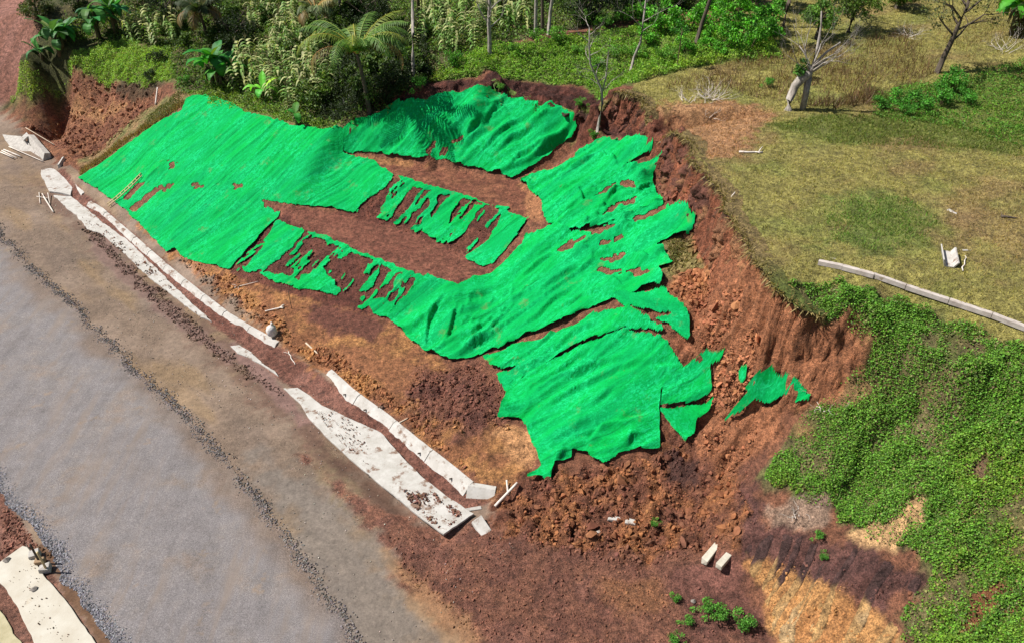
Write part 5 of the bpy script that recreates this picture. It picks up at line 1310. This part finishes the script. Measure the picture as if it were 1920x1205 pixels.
for px, py, s, hs, nl, lab, sd_, c in (
        (112, 102, 1.1, (1.6, 1.3, .9), 9, 'twin banana clump above the brown bank at the far left', 1, (.05, .17, .05)),
        (80, 114, .75, (.7,), 7, 'small low banana plant at the left edge of the grassy bank', 2, (.04, .14, .04)),
        (188, 74, 1.1, (1.9, 1.1), 9, 'left one of two tall banana plants at the top left', 3, (.045, .17, .045)),
        (218, 66, 1.1, (2.0, 1.3), 9, 'right one of two tall banana plants at the top left', 4, (.045, .18, .05)),
        (412, 165, 1.1, (1.8, 1.5, 1.6, 1.0), 8, 'large glossy banana clump behind the top corner of the widest cover', 5, (.04, .19, .03)),
        (497, 192, .75, (1.0,), 7, 'young lime green banana plant in front of the maize', 6, (.16, .45, .05)),
        (557, 236, .7, (1.0,), 3, 'banana seedling with few leaves at the edge of the cover', 7, (.05, .18, .03)),
        (1906, 66, 1.2, (1.3, 1.4, .8), 9, 'dark banana clump at the top right corner', 8, (.06, .24, .03)),
        (786, 34, 1.0, (2.2,), 6, 'banana plant rising over the maize right of the palm', 9, (.10, .34, .045))):
    o = make_banana(sd_, hs, nl, c); o.location = place(px, py); o.scale = (s, s, s); o.rotation_euler = (0, 0, sd_ * 1.3); tag(o, lab, 'banana plant')

# coconut palms
def frond(L, droop, c, leafl=.55):
    mb = MB(); n = 34; pts = []; p = Vector((0, 0, 0)); ang = R(60); dirs = []
    for i in range(n + 1):
        pts.append(p.copy()); d = Vector((math.cos(ang), 0, math.sin(ang))); dirs.append(d)
        p = p + d * L / n; ang -= droop / n * (.5 + 1.2 * i / n)
    mb.tube(pts[::3] + [pts[-1]], [.035 * (1 - .8 * i / (len(pts[::3]))) for i in range(len(pts[::3]) + 1)], 5, tint=(c[0] * 3, c[1] * 2, c[2] * 2))
    for i in range(3, n + 1):
        t = i / n; l = 1.25 * leafl * math.sin(math.pi * (.18 + .78 * t)) + .1
        for s in (-1, 1):
            a = pts[i]; tip = a + Vector((dirs[i].x * l * .45, s * l * .75, dirs[i].z * l * .45 - l * random.uniform(.35, .7)))
            mid = a.lerp(tip, .5) + Vector((0, 0, .07)); w_ = dirs[i] * .04
            k = random.uniform(.6, 1.4); tt = tuple(q * k for q in c)
            mb.add([a - w_, a + w_, mid + w_ * .9, mid - w_ * .9, tip], [(0, 1, 2, 3), (3, 2, 4)], tt)
    return mb
def palm(px, py, label, h, lean, nf, L, c, dead=3, seed=1, r=.13):
    random.seed(seed); root = empty('coconut_palm', place(px, py), 0, label, 'palm tree')
    mb = MB(); pts = [(lean * (i / 8) ** 1.5, 0, h * i / 8) for i in range(9)]
    mb.tube([(0, 0, -.3)] + pts, [r * 1.5] + [r * (1.15 - .4 * i / 8) for i in range(9)], 9); mb.build('trunk', M_BARK_PALE if seed % 2 else M_BARK_DARK, root, smooth=True)
    for i in range(nf):
        old = i >= nf - dead
        cc = (.20, .15, .06) if old else ((c[0] * 1.7, c[1] * 1.15, c[2]) if i % 3 == 0 else c)
        f = frond(L * random.uniform(.8, 1.1), random.uniform(2.4, 3.0) if old else random.uniform(.9, 2.6), cc, .6).build('frond', M_LEAF, root, tinted=True)
        f.location = pts[-1]; f.rotation_euler = (0, 0 if not old else R(25), i * 2.4 + random.uniform(-.3, .3))
    return root
palm(693, 214, 'coconut palm with long arching fronds at the top edge of the green cover', 3.6, -.35, 18, 4.1, (.11, .21, .042), 2, 12)
palm(392, 82, 'shaded palm with brown drooping fronds at the upper left', 2.3, -.2, 17, 2.6, (.04, .065, .02), 6, 4)
palm(606, 100, 'slim palm with pale fronds left of the main coconut palm', 2.9, -.15, 13, 2.0, (.15, .20, .08), 2, 7, .07)
palm(640, 40, 'dark palm behind the main coconut palm at the top edge', 2.2, .1, 16, 2.6, (.05, .08, .025), 2, 9)

# maize
def make_maize(seed):
    random.seed(seed); mb = MB(); h = 1.75
    mb.tube([(0, 0, -.1), (.02, 0, h * .5), (.05, .02, h)], [.018, .015, .008], 5, tint=(.16, .17, .06))
    for i in range(14):
        z = .22 + 1.45 * i / 14; a = (i % 2) * math.pi + random.uniform(-.5, .5) + seed; l = random.uniform(.38, .66)
        p = Vector((.02, 0, z)); d = Vector((math.cos(a), math.sin(a), 0)); s = Vector((-d.y, d.x, 0)); vs = []
        for k in range(5):
            t = k / 4; w_ = .065 * (1 - t ** 2) + .006
            q = p + d * l * t * .8 + Vector((0, 0, l * (.75 * t - 1.15 * t * t)))
            vs += [q - s * w_, q + s * w_]
        b = random.uniform(.6, 1.4); tt = random.choice([(.22, .34, .09), (.29, .38, .13), (.15, .29, .06), (.38, .39, .17)])
        mb.add(vs, [(2 * k, 2 * k + 1, 2 * k + 3, 2 * k + 2) for k in range(4)], tuple(q * b for q in tt))
    for k in range(5):
        a = random.uniform(0, 6.28)
        mb.tube([(.05, .02, h - .05), (.05 + math.cos(a) * .08, .02 + math.sin(a) * .08, h + .22)], [.008, .004], 3, tint=(.42, .36, .22))
    return mb
mz = [make_maize(s).build('maize_plant', M_LEAF, tinted=True) for s in range(5)]
spots = []
for poly, n in (([(440, 125), (520, 70), (610, 105), (640, 150), (620, 212), (540, 215), (470, 192), (430, 160)], 95), ([(770, 112), (790, 20), (900, -5), (1000, -5), (1000, 58), (930, 82), (850, 105)], 100),
                ([(230, 70), (330, 35), (340, 92), (250, 85)], 32), ([(480, 0), (560, -10), (640, 20), (600, 80), (470, 64)], 60)):
    spots += [tuple(q) for q in sample_poly(poly, n)]
first = {}
for i, (x, y) in enumerate(spots):
    k = i % 5
    if k in first: o = mz[k].copy(); COL.objects.link(o)
    else: o = mz[k]; first[k] = 1
    s = random.uniform(.85, 1.2); z = float(H(x, y))
    o.location = (x, y, z); o.scale = (s * 1.25, s * 1.25, s); o.rotation_euler = (random.uniform(-.12, .12), random.uniform(-.12, .12), random.uniform(0, 6.28))
    tag(o, 'maize plant with drying leaves, standing in the dense planting behind the slide', 'maize', 'maize plants behind the slide')

# ------------------------------------------------------------------ concrete
MUD = (.17, .085, .055)
M_CONC = plain('white_washed_concrete', (.36, .335, .30), (.52, .50, .47), 2.2, .85, .5, .03, dirt=((.17, .095, .06), 1.5, .55))
M_CONC_CLEAN = plain('cream_concrete', (.42, .375, .30), (.53, .50, .43), 1.1, .85, .4, .02, dirt=((.42, .35, .26), 1.3, .62))  # cream is this concrete's own colour
M_CONC_GREY = plain('grey_concrete', (.30, .275, .25), (.50, .47, .43), 4, .9, .6, .03, dirt=((.14, .10, .08), 2.2, .60))
M_WOOD = plain('weathered_timber', (.42, .33, .24), (.62, .52, .40), 5, .85, .6, .02, stretch=(.3, 4, 4))
M_WOOD_PALE = plain('bleached_timber', (.55, .48, .42), (.74, .67, .60), 5, .85, .6, .02)
M_BAMBOO = plain('dry_bamboo', (.45, .33, .16), (.62, .50, .28), 4, .6, .3, .01)

def slab(label, poly_px, z_top, thick, mat=None, name='concrete_slab', cat='concrete slab', group=None, jit=.05, per=.22, tilt=None, zs=None):
    """a flat cast slab with a broken outline; zs: height of its top at each outline corner"""
    zs = zs or [z_top] * len(poly_px)
    P = [Vector(at(px, py, z)) for (px, py), z in zip(poly_px, zs)]
    out = []
    n = len(P)
    for i in range(n):
        a, b = P[i], P[(i + 1) % n]; L = (b - a).length; m = max(1, int(L / per)); d = (b - a).normalized(); s = Vector((-d.y, d.x, 0))
        for k in range(m):
            q = a.lerp(b, k / m); j = jit * (1.6 * float(pn(q.x * 1.7, q.y * 1.7)) + random.uniform(-.5, .5)) * (0.3 if k == 0 else 1)
            out.append(q + s * j)
    m = len(out); mb = MB()
    lo = [q - Vector((0, 0, thick)) for q in out]
    mb.v = [tuple(q) for q in out + lo]; mb.t = [(1, 1, 1)] * (2 * m)
    area = sum(out[i].x * out[(i + 1) % m].y - out[(i + 1) % m].x * out[i].y for i in range(m))
    top = tuple(range(m)) if area > 0 else tuple(range(m))[::-1]
    mb.f = [top, tuple(i + m for i in top[::-1])] + [((i + 1) % m, i, i + m, (i + 1) % m + m) if area > 0 else (i, (i + 1) % m, (i + 1) % m + m, i + m) for i in range(m)]
    o = mb.build(name, mat or M_CONC, bevel=.015)
    return tag(o, label, cat, group)

slab('long narrow apron strip of white concrete, half buried in mud along the drain', [(100, 366), (134, 368), (175, 402), (208, 428), (246, 456), (300, 510), (342, 551), (396, 602), (372, 590), (335, 562), (290, 528), (258, 500), (236, 476), (214, 458), (190, 438), (164, 430), (144, 404), (118, 384)], .07, .2, jit=.05)
slab('short isolated scrap of apron concrete in the middle of the muddy drain', [(432, 648), (448, 646), (472, 660), (492, 680), (515, 694), (522, 704), (490, 682), (462, 668), (445, 662)], .06, .16, jit=.03)
slab('big lifted apron slab of white concrete at the broken end of the drain', [(531, 727), (558, 726), (580, 740), (603, 759), (658, 784), (714, 810), (754, 855), (794, 895), (839, 930), (889, 962), (832, 1000), (788, 968), (744, 932), (698, 894), (653, 856), (612, 818), (578, 781), (563, 756)], .2, .11, jit=.022,
     zs=[.05, .05, .06, .09, .12, .15, .18, .2, .22, .25, .25, .23, .21, .18, .15, .11, .07, .05])
slab('flared drain slab with dirty seams at the top end of the drain', [(79, 307), (106, 308), (114, 318), (122, 335), (136, 352), (132, 366), (112, 361), (92, 359), (84, 342), (76, 326)], .12, .2, jit=.03)

def kerb_wall(label, px, z0, sect, gaps=2.4, mat=None, name='drain_wall', cat='drain wall', joint=.018, pipes=()):
    """cast wall following the ground line px; sect = (offset uphill, height) corners; parted by open joints"""
    P = [Vector(at(a, b, z0)) for a, b in px]
    d = [0]
    for a, b in zip(P, P[1:]): d.append(d[-1] + (b - a).length)
    tot = d[-1]
    def pt(s):
        s = min(max(s, 0), tot)
        i = max(j for j in range(len(d) - 1) if d[j] <= s + 1e-9)
        return P[i].lerp(P[i + 1], (s - d[i]) / (d[i + 1] - d[i]))
    mb = MB(); ns = max(1, round(tot / gaps)); k = len(sect)
    for j in range(ns):
        s0, s1 = tot * j / ns + joint, tot * (j + 1) / ns - joint
        m = max(2, int((s1 - s0) / .3)); vs, fs = [], []
        dz = random.uniform(-.015, .015)
        for i in range(m + 1):
            s = s0 + (s1 - s0) * i / m; p = pt(s); t = (pt(s + .1) - pt(s - .1)).normalized(); up = Vector((-t.y, t.x, 0))
            for (o, h) in sect:
                q = p + up * (o + .02 * float(pn(p.x * 2, p.y * 2, h))); vs.append((q.x, q.y, p.z + h + dz + .012 * float(pn(p.x * 4, p.y * 4, o))))
        for i in range(m):
            for c in range(k):
                c2 = (c + 1) % k; fs.append((i * k + c, (i + 1) * k + c, (i + 1) * k + c2, i * k + c2))
        fs.append(tuple(range(k))); fs.append(tuple(m * k + c for c in range(k))[::-1])
        mb.add(vs, fs)
    o = mb.build(name, mat or M_CONC, bevel=.012)
    for a, b in pipes:      # short drain pipes through the wall
        q = Vector(at(a, b, z0)); t = (P[-1] - P[0]).normalized(); up = Vector((-t.y, t.x, 0)); m2 = MB()
        e = q + up * .30 + Vector((0, 0, .27)); m2.tube([e, e - up * .13 + Vector((0, 0, .06))], [.035, .035], 8)
        m2.build('weep_pipe', M_BARK_DARK, o)
    return tag(o, label, cat)
kerb_wall('long white sloped drain wall below the smooth green cover', [(160, 390), (183, 404), (235, 450), (300, 508), (360, 558), (420, 604), (470, 634), (512, 658)], -.05, [(0, -.3), (0, 0), (.30, .32), (.50, .34), (.50, -.3)])
kerb_wall('lower white drain wall beside the lifted slab, next to the bare mud', [(601, 716), (645, 757), (706, 802), (770, 856), (816, 892), (866, 934)], -.02, [(0, -.3), (0, 0), (.50, .46), (.70, .49), (.70, -.3)], pipes=((640, 752), (678, 781), (779, 863), (838, 911)))
kerb_wall('cracked grey white end block of the lower drain wall', [(872, 938), (926, 946)], .0, [(0, -.3), (0, 0), (.46, .44), (.66, .46), (.66, -.3)], gaps=5)
kerb_wall('curved short drain wall at the top end of the drain', [(122, 322), (128, 338), (140, 360), (150, 372)], .02, [(0, -.3), (0, 0), (.25, .30), (.40, .32), (.40, -.3)], gaps=1.6)
kerb_wall('upright leaning concrete fin at the top of the curved drain wall', [(118, 320), (127, 305)], .1, [(0, -.3), (0, .1), (.12, .5), (.26, .45), (.3, -.3)], gaps=5)
# collapsed drain at the top left
slab('tilted grey slab of the collapsed drain at the left edge', [(2, 252), (40, 256), (62, 276), (84, 300), (74, 302), (48, 294), (22, 282), (6, 266)], .35, .25, M_CONC_GREY, zs=[.2, .5, .45, .3, .05, .05, .05, .1])
kerb_wall('fallen rough grey wall block of the collapsed drain', [(52, 268), (82, 304)], .2, [(0, -.2), (0, .15), (.25, .62), (.62, .5), (.62, -.2)], gaps=5, mat=M_CONC_GREY)
slab('small white concrete cap leaning on the fallen wall block', [(40, 258), (50, 248), (54, 254), (44, 264)], .75, .12, jit=.02)
# slabs at the lower left corner
slab('wide cream concrete slab with speckled dirt in the lower left corner', [(0, 1052), (22, 1036), (42, 1022), (50, 1024), (62, 1044), (78, 1072), (94, 1090), (112, 1112), (128, 1130), (146, 1156), (165, 1184), (200, 1240), (80, 1240), (62, 1200), (48, 1170), (30, 1132), (8, 1098), (-30, 1060)], .1, .25, M_CONC_CLEAN, jit=.03)
slab('partly hidden yellowish concrete slab in the extreme lower left corner', [(-30, 1100), (2, 1146), (22, 1176), (44, 1210), (60, 1250), (-60, 1250)], .08, .25, plain('yellowed_concrete', (.33, .29, .17), (.46, .41, .27), 3, .9, .4, .02), jit=.04)
# loose concrete
def chunk(label, px, py, size, rot, mat=None, tilt=(0, 0), name='concrete_block', cat='concrete block', group=None, sink=.05, dz=0):
    p = place(px, py); mb = MB(); mb.box((0, 0, 0), size, 0, tilt, .03)
    o = mb.build(name, mat or M_CONC_GREY, bevel=.02); o.location = p + Vector((0, 0, dz - sink)); o.rotation_euler = (0, 0, rot)
    return tag(o, label, cat, group)
chunk('pale concrete beam stub on dark mud, left of two', 1334, 1038, (1.05, .26, .26), R(48), plain('pale_beam', (.42, .38, .30), (.6, .56, .47), 4), (.08, 0), 'concrete_beam', 'concrete beam')
chunk('pale concrete beam stub on dark mud, right of two', 1360, 1050, (1.0, .24, .22), R(45), plain('pale_beam_b', (.42, .38, .30), (.6, .56, .47), 4), (.05, 0), 'concrete_beam', 'concrete beam')
chunk('white flat concrete chip in the rubble, left of two by the weed', 1152, 972, (.5, .22, .1), R(-10), M_CONC, (.1, .1))
chunk('white flat concrete chip in the rubble, right of two by the weed', 1182, 978, (.42, .26, .12), R(-20), M_CONC, (0, .2))
chunk('thin white concrete splinter lying below the two chips in the rubble', 1112, 1000, (.62, .14, .1), R(20), M_CONC, (.15, 0))
chunk('broken muddy slab corner standing just past the end of the lifted slab', 903, 990, (.75, .45, .14), R(-55), M_CONC, (-.3, .25), sink=0)
chunk('dark thin slab edge sticking out between the drain wall end and the lifted slab', 886, 955, (.75, .16, .12), R(8), M_CONC_GREY, (.1, 0))
chunk('square grey cement block beside the puddle, topmost of three', 68, 1044, (.36, .3, .26), R(20), M_CONC_GREY, sink=-.02)
chunk('square brown cement block beside the puddle, middle of three', 78, 1056, (.34, .28, .22), R(10), plain('brown_block', (.26, .17, .1), (.36, .25, .15), 5), sink=-.02)
chunk('square grey cement block beside the puddle, lowest of three', 87, 1070, (.38, .32, .26), R(15), M_CONC_GREY, sink=-.02)
def stone(label, px, py, r, mat, name='stone', cat='stone', dz=0, squash=.7):
    mb = MB(); v = SV * rng.uniform(.85, 1.15, (len(SV), 1)) * r; v[:, 2] *= squash
    mb.add(v, [tuple(f) for f in SF]); o = mb.build(name, mat, smooth=False); o.location = place(px, py) + Vector((0, 0, r * .4 + dz))
    return tag(o, label, cat)
M_STONE = plain('grey_stone', (.16, .14, .12), (.28, .25, .22), 6)
stone('dark round stone with a long shadow on the cream slab', 15, 1054, .14, M_STONE, dz=.1)
stone('flat long stone in the middle of the cream slab', 66, 1109, .13, M_STONE, dz=.1, squash=.5)
stone('pale boulder on the orange soil at the lower right', 1300, 1128, .10, M_STONE)
# clods that fell on the lifted and cream slabs are earth crumbs
def crumbs(poly, n, z, lo, hi, tint):
    P = np.array([at(a, b, z)[:2] for a, b in poly]); out = np.zeros((0, 2))
    while len(out) < n:
        q = np.stack([rng.uniform(P[:, 0].min(), P[:, 0].max(), 3 * n), rng.uniform(P[:, 1].min(), P[:, 1].max(), 3 * n)], 1)
        s = poly_sdf(P, q[:, 0], q[:, 1]); out = np.concatenate([out, q[(s > 0) & (fbm(q[:, 0] * 1.5, q[:, 1] * 1.5, o=3) + rng.normal(0, .2, len(q)) > .12)]])
    out = out[:n]; sz = lo * (hi / lo) ** (rng.random(n) ** 2)
    H0 = H(out[:, 0], out[:, 1])
    o = stones('earth_crumbs', out, sz, vary(tint, n, .6, 1.5), zoff=0)
    co = np.zeros(len(o.data.vertices) * 3, np.float32); o.data.vertices.foreach_get('co', co); co = co.reshape(-1, 3)
    co[:, 2] += np.repeat(np.maximum(z - H0, 0), len(SV)); o.data.vertices.foreach_set('co', co.ravel())
crumbs([(740, 900), (790, 905), (850, 950), (870, 966), (830, 996), (786, 964)], 420, .24, .02, .08, (.19, .10, .07))
crumbs([(620, 770), (680, 800), (700, 880), (640, 830), (590, 770)], 200, .15, .015, .05, (.19, .10, .07))
crumbs([(5, 1060), (60, 1050), (120, 1130), (160, 1200), (90, 1200), (30, 1120)], 70, .11, .012, .04, (.2, .13, .09))
crumbs([(150, 405), (200, 430), (300, 515), (380, 598), (340, 560), (250, 495), (190, 440)], 260, .08, .015, .07, (.17, .09, .06))

# gutter on the meadow: two raised lips and a bed, in cast lengths
def gutter():
    root = empty('concrete_gutter', (0, 0, 0), 0, 'long pale concrete gutter crossing the meadow down to the right edge', 'gutter')
    px = [(1535, 490), (1580, 499), (1640, 514), (1700, 534), (1780, 562), (1860, 590), (1930, 614), (2100, 676)]
    W = hits(px, BASE); W = [Vector(q) for q in W]
    def run(name, sect, mat):
        mb = MB(); k = len(sect)
        for a, b in zip(W, W[1:]):
            m = max(1, round((b - a).length / 1.0))
            for j in range(m):
                p, q = a.lerp(b, j / m + .008), a.lerp(b, (j + 1) / m - .008); t = (q - p).normalized(); s = Vector((-t.y, t.x, 0)); vs = []
                wob = random.uniform(-.02, .02)
                for c in (p, q):
                    vs += [(c.x + s.x * (o + wob), c.y + s.y * (o + wob), c.z + h) for o, h in sect]
                mb.add(vs, [(c, c + k, (c + 1) % k + k, (c + 1) % k) for c in range(k)] + [tuple(range(k)), tuple(range(k, 2 * k))[::-1]])
        return mb.build(name, mat, root)
    run('front_lip', [(-.24, -.1), (-.23, .065), (-.13, .075), (-.10, -.1)], M_G)
    run('bed', [(-.12, -.1), (-.12, .02), (.145, .02), (.145, -.1)], M_G)
    run('rear_lip', [(.14, -.1), (.15, .10), (.23, .10), (.25, -.1)], M_G)
M_G = plain('weathered_gutter', (.33, .28, .25), (.55, .50, .46), 3, .9, .4, .02, dirt=((.22, .17, .10), 2.0, .61))
gutter()
# loose gutter piece
b = place(1776, 488); mb = MB(); sec = [(-.28, .32), (-.24, .33), (-.13, .05), (.14, .05), (.24, .26), (.29, .25), (.18, 0), (-.17, 0)]
vs = [(o, y, h) for y in (-.5, .5) for o, h in sec]; k = len(sec)
mb.add(vs, [(c, (c + 1) % k, (c + 1) % k + k, c + k) for c in range(k)] + [(0, 1, 2, 7), (2, 3, 6, 7), (3, 4, 5, 6), (8, 15, 10, 9), (10, 15, 14, 11), (11, 14, 13, 12)])
o = mb.build('gutter_piece', M_CONC); o.location = b + Vector((0, 0, .02)); o.rotation_euler = (R(6), 0, R(-16)); tag(o, 'loose white trough shaped gutter piece lying alone on the meadow', 'gutter piece')
chunk('small white chip on the meadow by the dark green patch', 1786, 398, (.4, .13, .06), R(-50), M_CONC)
chunk('white chip on the grass just above the loose gutter piece', 1812, 470, (.35, .08, .06), R(10), M_CONC, name='concrete_chip', cat='concrete chip')

# ------------------------------------------------------------------ timber, poles and odds and ends
def pole(label, a, b, r0, r1, mat, name='pole', cat='pole', za=0.04, zb=0.04, kink=0.0, group=None, n=6, twig=None):
    A, B = place(*a) + Vector((0, 0, za)), place(*b) + Vector((0, 0, zb)); pts = []
    for i in range(n + 1):
        t = i / n; q = A.lerp(B, t)
        if za + zb < .5: q.z = max(q.z, float(H(q.x, q.y)) + .03)
        q += Vector((random.gauss(0, kink), random.gauss(0, kink), abs(random.gauss(0, kink)) * .5)); pts.append(q - A)
    mb = MB(); mb.tube(pts, [r0 + (r1 - r0) * i / n for i in range(n + 1)], 7)
    for t, d in (twig or []):
        q = Vector(pts[int(t * n)]); mb.tube([q, q + Vector(d) * .5 + Vector((0, 0, .03)), q + Vector(d)], [r1 * .9, r1 * .7, r1 * .3], 5)
    o = mb.build(name, mat, smooth=True); o.location = A
    return tag(o, label, cat, group)
pole('long white dead branch lying at the scarp edge of the meadow', (1386, 287), (1430, 288), .05, .035, M_WOOD_PALE, 'dead_branch', 'branch', kink=.01, twig=[(.9, (.3, .45, .1)), (.8, (.15, -.25, .05))])
pole('short white stick pointing down the scarp', (1371, 372), (1378, 362), .03, .02, M_WOOD_PALE, 'stick', 'stick')
pole('dark charred stick on the meadow near the right edge', (1876, 408), (1908, 411), .07, .02, M_BARK_DARK, 'stick', 'stick', twig=[(.1, (.1, .2, .1))])
pole('pale splintered stick on the grass right of the loose gutter piece', (1803, 510), (1811, 482), .025, .015, M_WOOD_PALE, 'stick', 'stick', kink=.03)
pole('pale root stick poking from the reddish scarp face', (1266, 280), (1272, 262), .03, .015, M_WOOD_PALE, 'stick', 'stick', kink=.03)
pole('pale stick on the soil left of the reddish scarp', (1228, 276), (1238, 271), .03, .02, M_WOOD_PALE, 'stick', 'stick')
pole('stout pale timber pole leaning by the cracked drain wall end', (928, 952), (970, 912), .065, .05, M_WOOD_PALE, 'timber_pole', 'timber', zb=.25)
pole('pair mate timber, short upright stub behind the leaning timber pole', (953, 928), (950, 906), .05, .04, M_WOOD_PALE, 'timber_stub', 'timber', zb=.2)
pole('thin plank lying on the soil above the lower drain wall', (742, 798), (765, 785), .04, .03, M_WOOD, 'plank', 'plank')
pole('short brown plank on the ochre soil by the drain', (574, 644), (598, 666), .05, .04, M_WOOD, 'plank', 'plank')
pole('pale bent stick on the mud below the white sack', (541, 660), (554, 684), .025, .02, M_WOOD_PALE, 'stick', 'stick', kink=.02, twig=[(.2, (-.3, .1, .03))])
pole('thin pale cane on the brown soil under the lowest torn step', (440, 541), (484, 529), .022, .015, M_WOOD_PALE, 'cane', 'stick', twig=[(.2, (.15, -.5, .1)), (.3, (-.4, .15, .05))])
pole('thin dark rod standing upright in the brown soil', (547, 579), (547, 579), .022, .018, M_BARK_DARK, 'iron_rod', 'rod', za=-.1, zb=1.15)
pole('white bone shaped dead root lying on the brown soil', (498, 585), (532, 578), .03, .05, M_WOOD_PALE, 'dead_root', 'root', kink=.015, twig=[(.95, (.2, .12, .12)), (.95, (.2, -.16, .05))])
pole('long thin pole propped over the pit at the upper left', (52, 250), (104, 276), .03, .025, M_WOOD, 'pole', 'pole', za=.45, zb=.15)
pole('thin timber rail along the collapsed drain at the left edge', (18, 279), (82, 306), .035, .03, M_WOOD_PALE, 'timber_rail', 'timber', za=.15, zb=.1)
pole('pale dead trunk stub at the edge of the grassy strip above the pit', (292, 198), (299, 178), .06, .05, M_WOOD_PALE, 'stub', 'stub', zb=.5)
for i, (a, b) in enumerate((((4, 284), (32, 298)), ((8, 283), (36, 294)), ((14, 285), (40, 297)), ((2, 288), (26, 300)))):
    pole(('uppermost', 'second', 'rightmost', 'lowest')[i] + ' of the bleached boards piled on the road edge at the left', a, b, .045, .045, M_WOOD_PALE, 'board', 'board', za=.05 + .05 * (i % 2), zb=.05 + .04 * i, n=2, group='bleached boards at the left edge')
for i, (a, b, l) in enumerate((((74, 363), (76, 384), 'thin upright stick at the left of the timber tangle'), ((80, 366), (90, 382), 'middle stick of the timber tangle'), ((70, 372), (92, 374), 'crosswise stick of the timber tangle'), ((84, 374), (101, 400), 'stout pale board at the lower right of the timber tangle'), ((92, 368), (94, 384), 'short stick at the right of the timber tangle'))):
    pole(l, a, b, .05 if i == 3 else .03, .045 if i == 3 else .025, M_WOOD_PALE, 'board' if i == 3 else 'stick', 'board' if i == 3 else 'stick', za=.06 + .04 * i, zb=.06, group='timber tangle on the shoulder')
# stakes in the three blocks
pole('dark upright stake in the topmost cement block', (76, 1056), (76, 1056), .045, .04, M_BARK_DARK, 'stake', 'stake', za=.1, zb=1.15)
pole('yellow bamboo stake in the lowest cement block', (90, 1072), (90, 1072), .045, .04, M_BAMBOO, 'stake', 'stake', za=.1, zb=1.2)
pole('thin dark stick leaning on the cream slab edge by the topmost block', (64, 1042), (52, 1026), .025, .02, M_BARK_DARK, 'stick', 'stick', za=.12, zb=.2)
# bamboo ladder on the cover
root = empty('bamboo_ladder', place(203, 390), 0, 'narrow bamboo ladder lying up the left side of the smooth green cover', 'ladder')
A, B = Vector((0, 0, .14)), place(267, 332) - place(203, 390) + Vector((0, 0, .16)); t = (B - A).normalized(); s = Vector((-t.y, t.x, 0)).normalized() * .16
for k in (-1, 1):
    pts = []
    for i in range(9):
        q = A.lerp(B, i / 8); wq = q + s * k; hh = float(H(*(root.location + wq)[:2])) - root.location.z + .16; pts.append((wq.x, wq.y, max(hh, q.z * .5 + hh * .5)))
    mb = MB(); mb.tube(pts, [.035] * 9, 6); mb.build('rail', M_BAMBOO, root, smooth=True)
for i in range(9):
    q = A.lerp(B, (i + .5) / 9); hh = float(H(*(root.location + q)[:2])) - root.location.z + .17; c = Vector((q.x, q.y, max(hh, q.z * .5 + hh * .5)))
    mb = MB(); mb.tube([c - s * 1.2, c + s * 1.2], [.02, .02], 5); mb.build('rung', M_BAMBOO, root, smooth=True)
# sack
mb = MB(); n1, n2 = 9, 12
for i in range(n1):
    a = math.pi * i / (n1 - 1)
    for k in range(n2):
        b_ = 2 * math.pi * k / n2; r = .27 * math.sin(a) ** .6 * (1 + .12 * math.sin(3 * b_ + i)) + .01
        mb.v.append((r * math.cos(b_), r * math.sin(b_) * .8, .32 - .34 * math.cos(a) + (.05 if i == n1 - 1 else 0))); mb.t.append((1, 1, 1))
for i in range(n1 - 1):
    for k in range(n2): mb.f.append((i * n2 + k, i * n2 + (k + 1) % n2, (i + 1) * n2 + (k + 1) % n2, (i + 1) * n2 + k))
root = empty('sack', place(512, 630), .4, 'knotted white sack standing beside the end of the long drain wall', 'sack')
M_SACK = plain('woven_sack', (.62, .58, .55), (.78, .75, .72), 7, .7, .8, .05)
mb.build('bag', M_SACK, root, smooth=True)
mb = MB(); mb.tube([(0, 0, .62), (.03, .02, .7), (.1, .04, .78)], [.06, .04, .1], 8); mb.build('neck', M_SACK, root, smooth=True)
# dead brush
def brush(px, py, label, n, r, h):
    p = place(px, py); mb = MB()
    for _ in range(n):
        a = random.uniform(0, 6.28); q = Vector((random.gauss(0, r * .3), random.gauss(0, r * .3), 0))
        limbs(mb, q, Vector((math.cos(a), math.sin(a), random.uniform(.1, .9))), r * random.uniform(.5, 1), .018, 2, .7, (2, 3), .3)
    o = mb.build('dead_brush', M_WOOD_PALE, smooth=True); o.location = p; tag(o, label, 'dead brush')
brush(1330, 186, 'tangled heap of bleached dead twigs on the dry field', 26, .75, .6)
brush(1290, 190, 'flat spread of dead twigs left of the bleached heap', 8, .6, .3)
brush(1328, 222, 'sparse dead twig bush in front of the bleached heap', 5, .4, .6)
brush(1700, 70, 'dead pinkish brush heap left of the dark spreading tree', 16, .8, .6)
brush(1490, 965, 'pale dead stalks on the shelf under the creepers', 6, .4, .2)
brush(1545, 772, 'pale dead stems at the creeper edge above the twisted scrap', 8, .6, .2)
brush(1880, 95, 'dead straw heap under the banana clump at the right edge', 12, .8, .3)
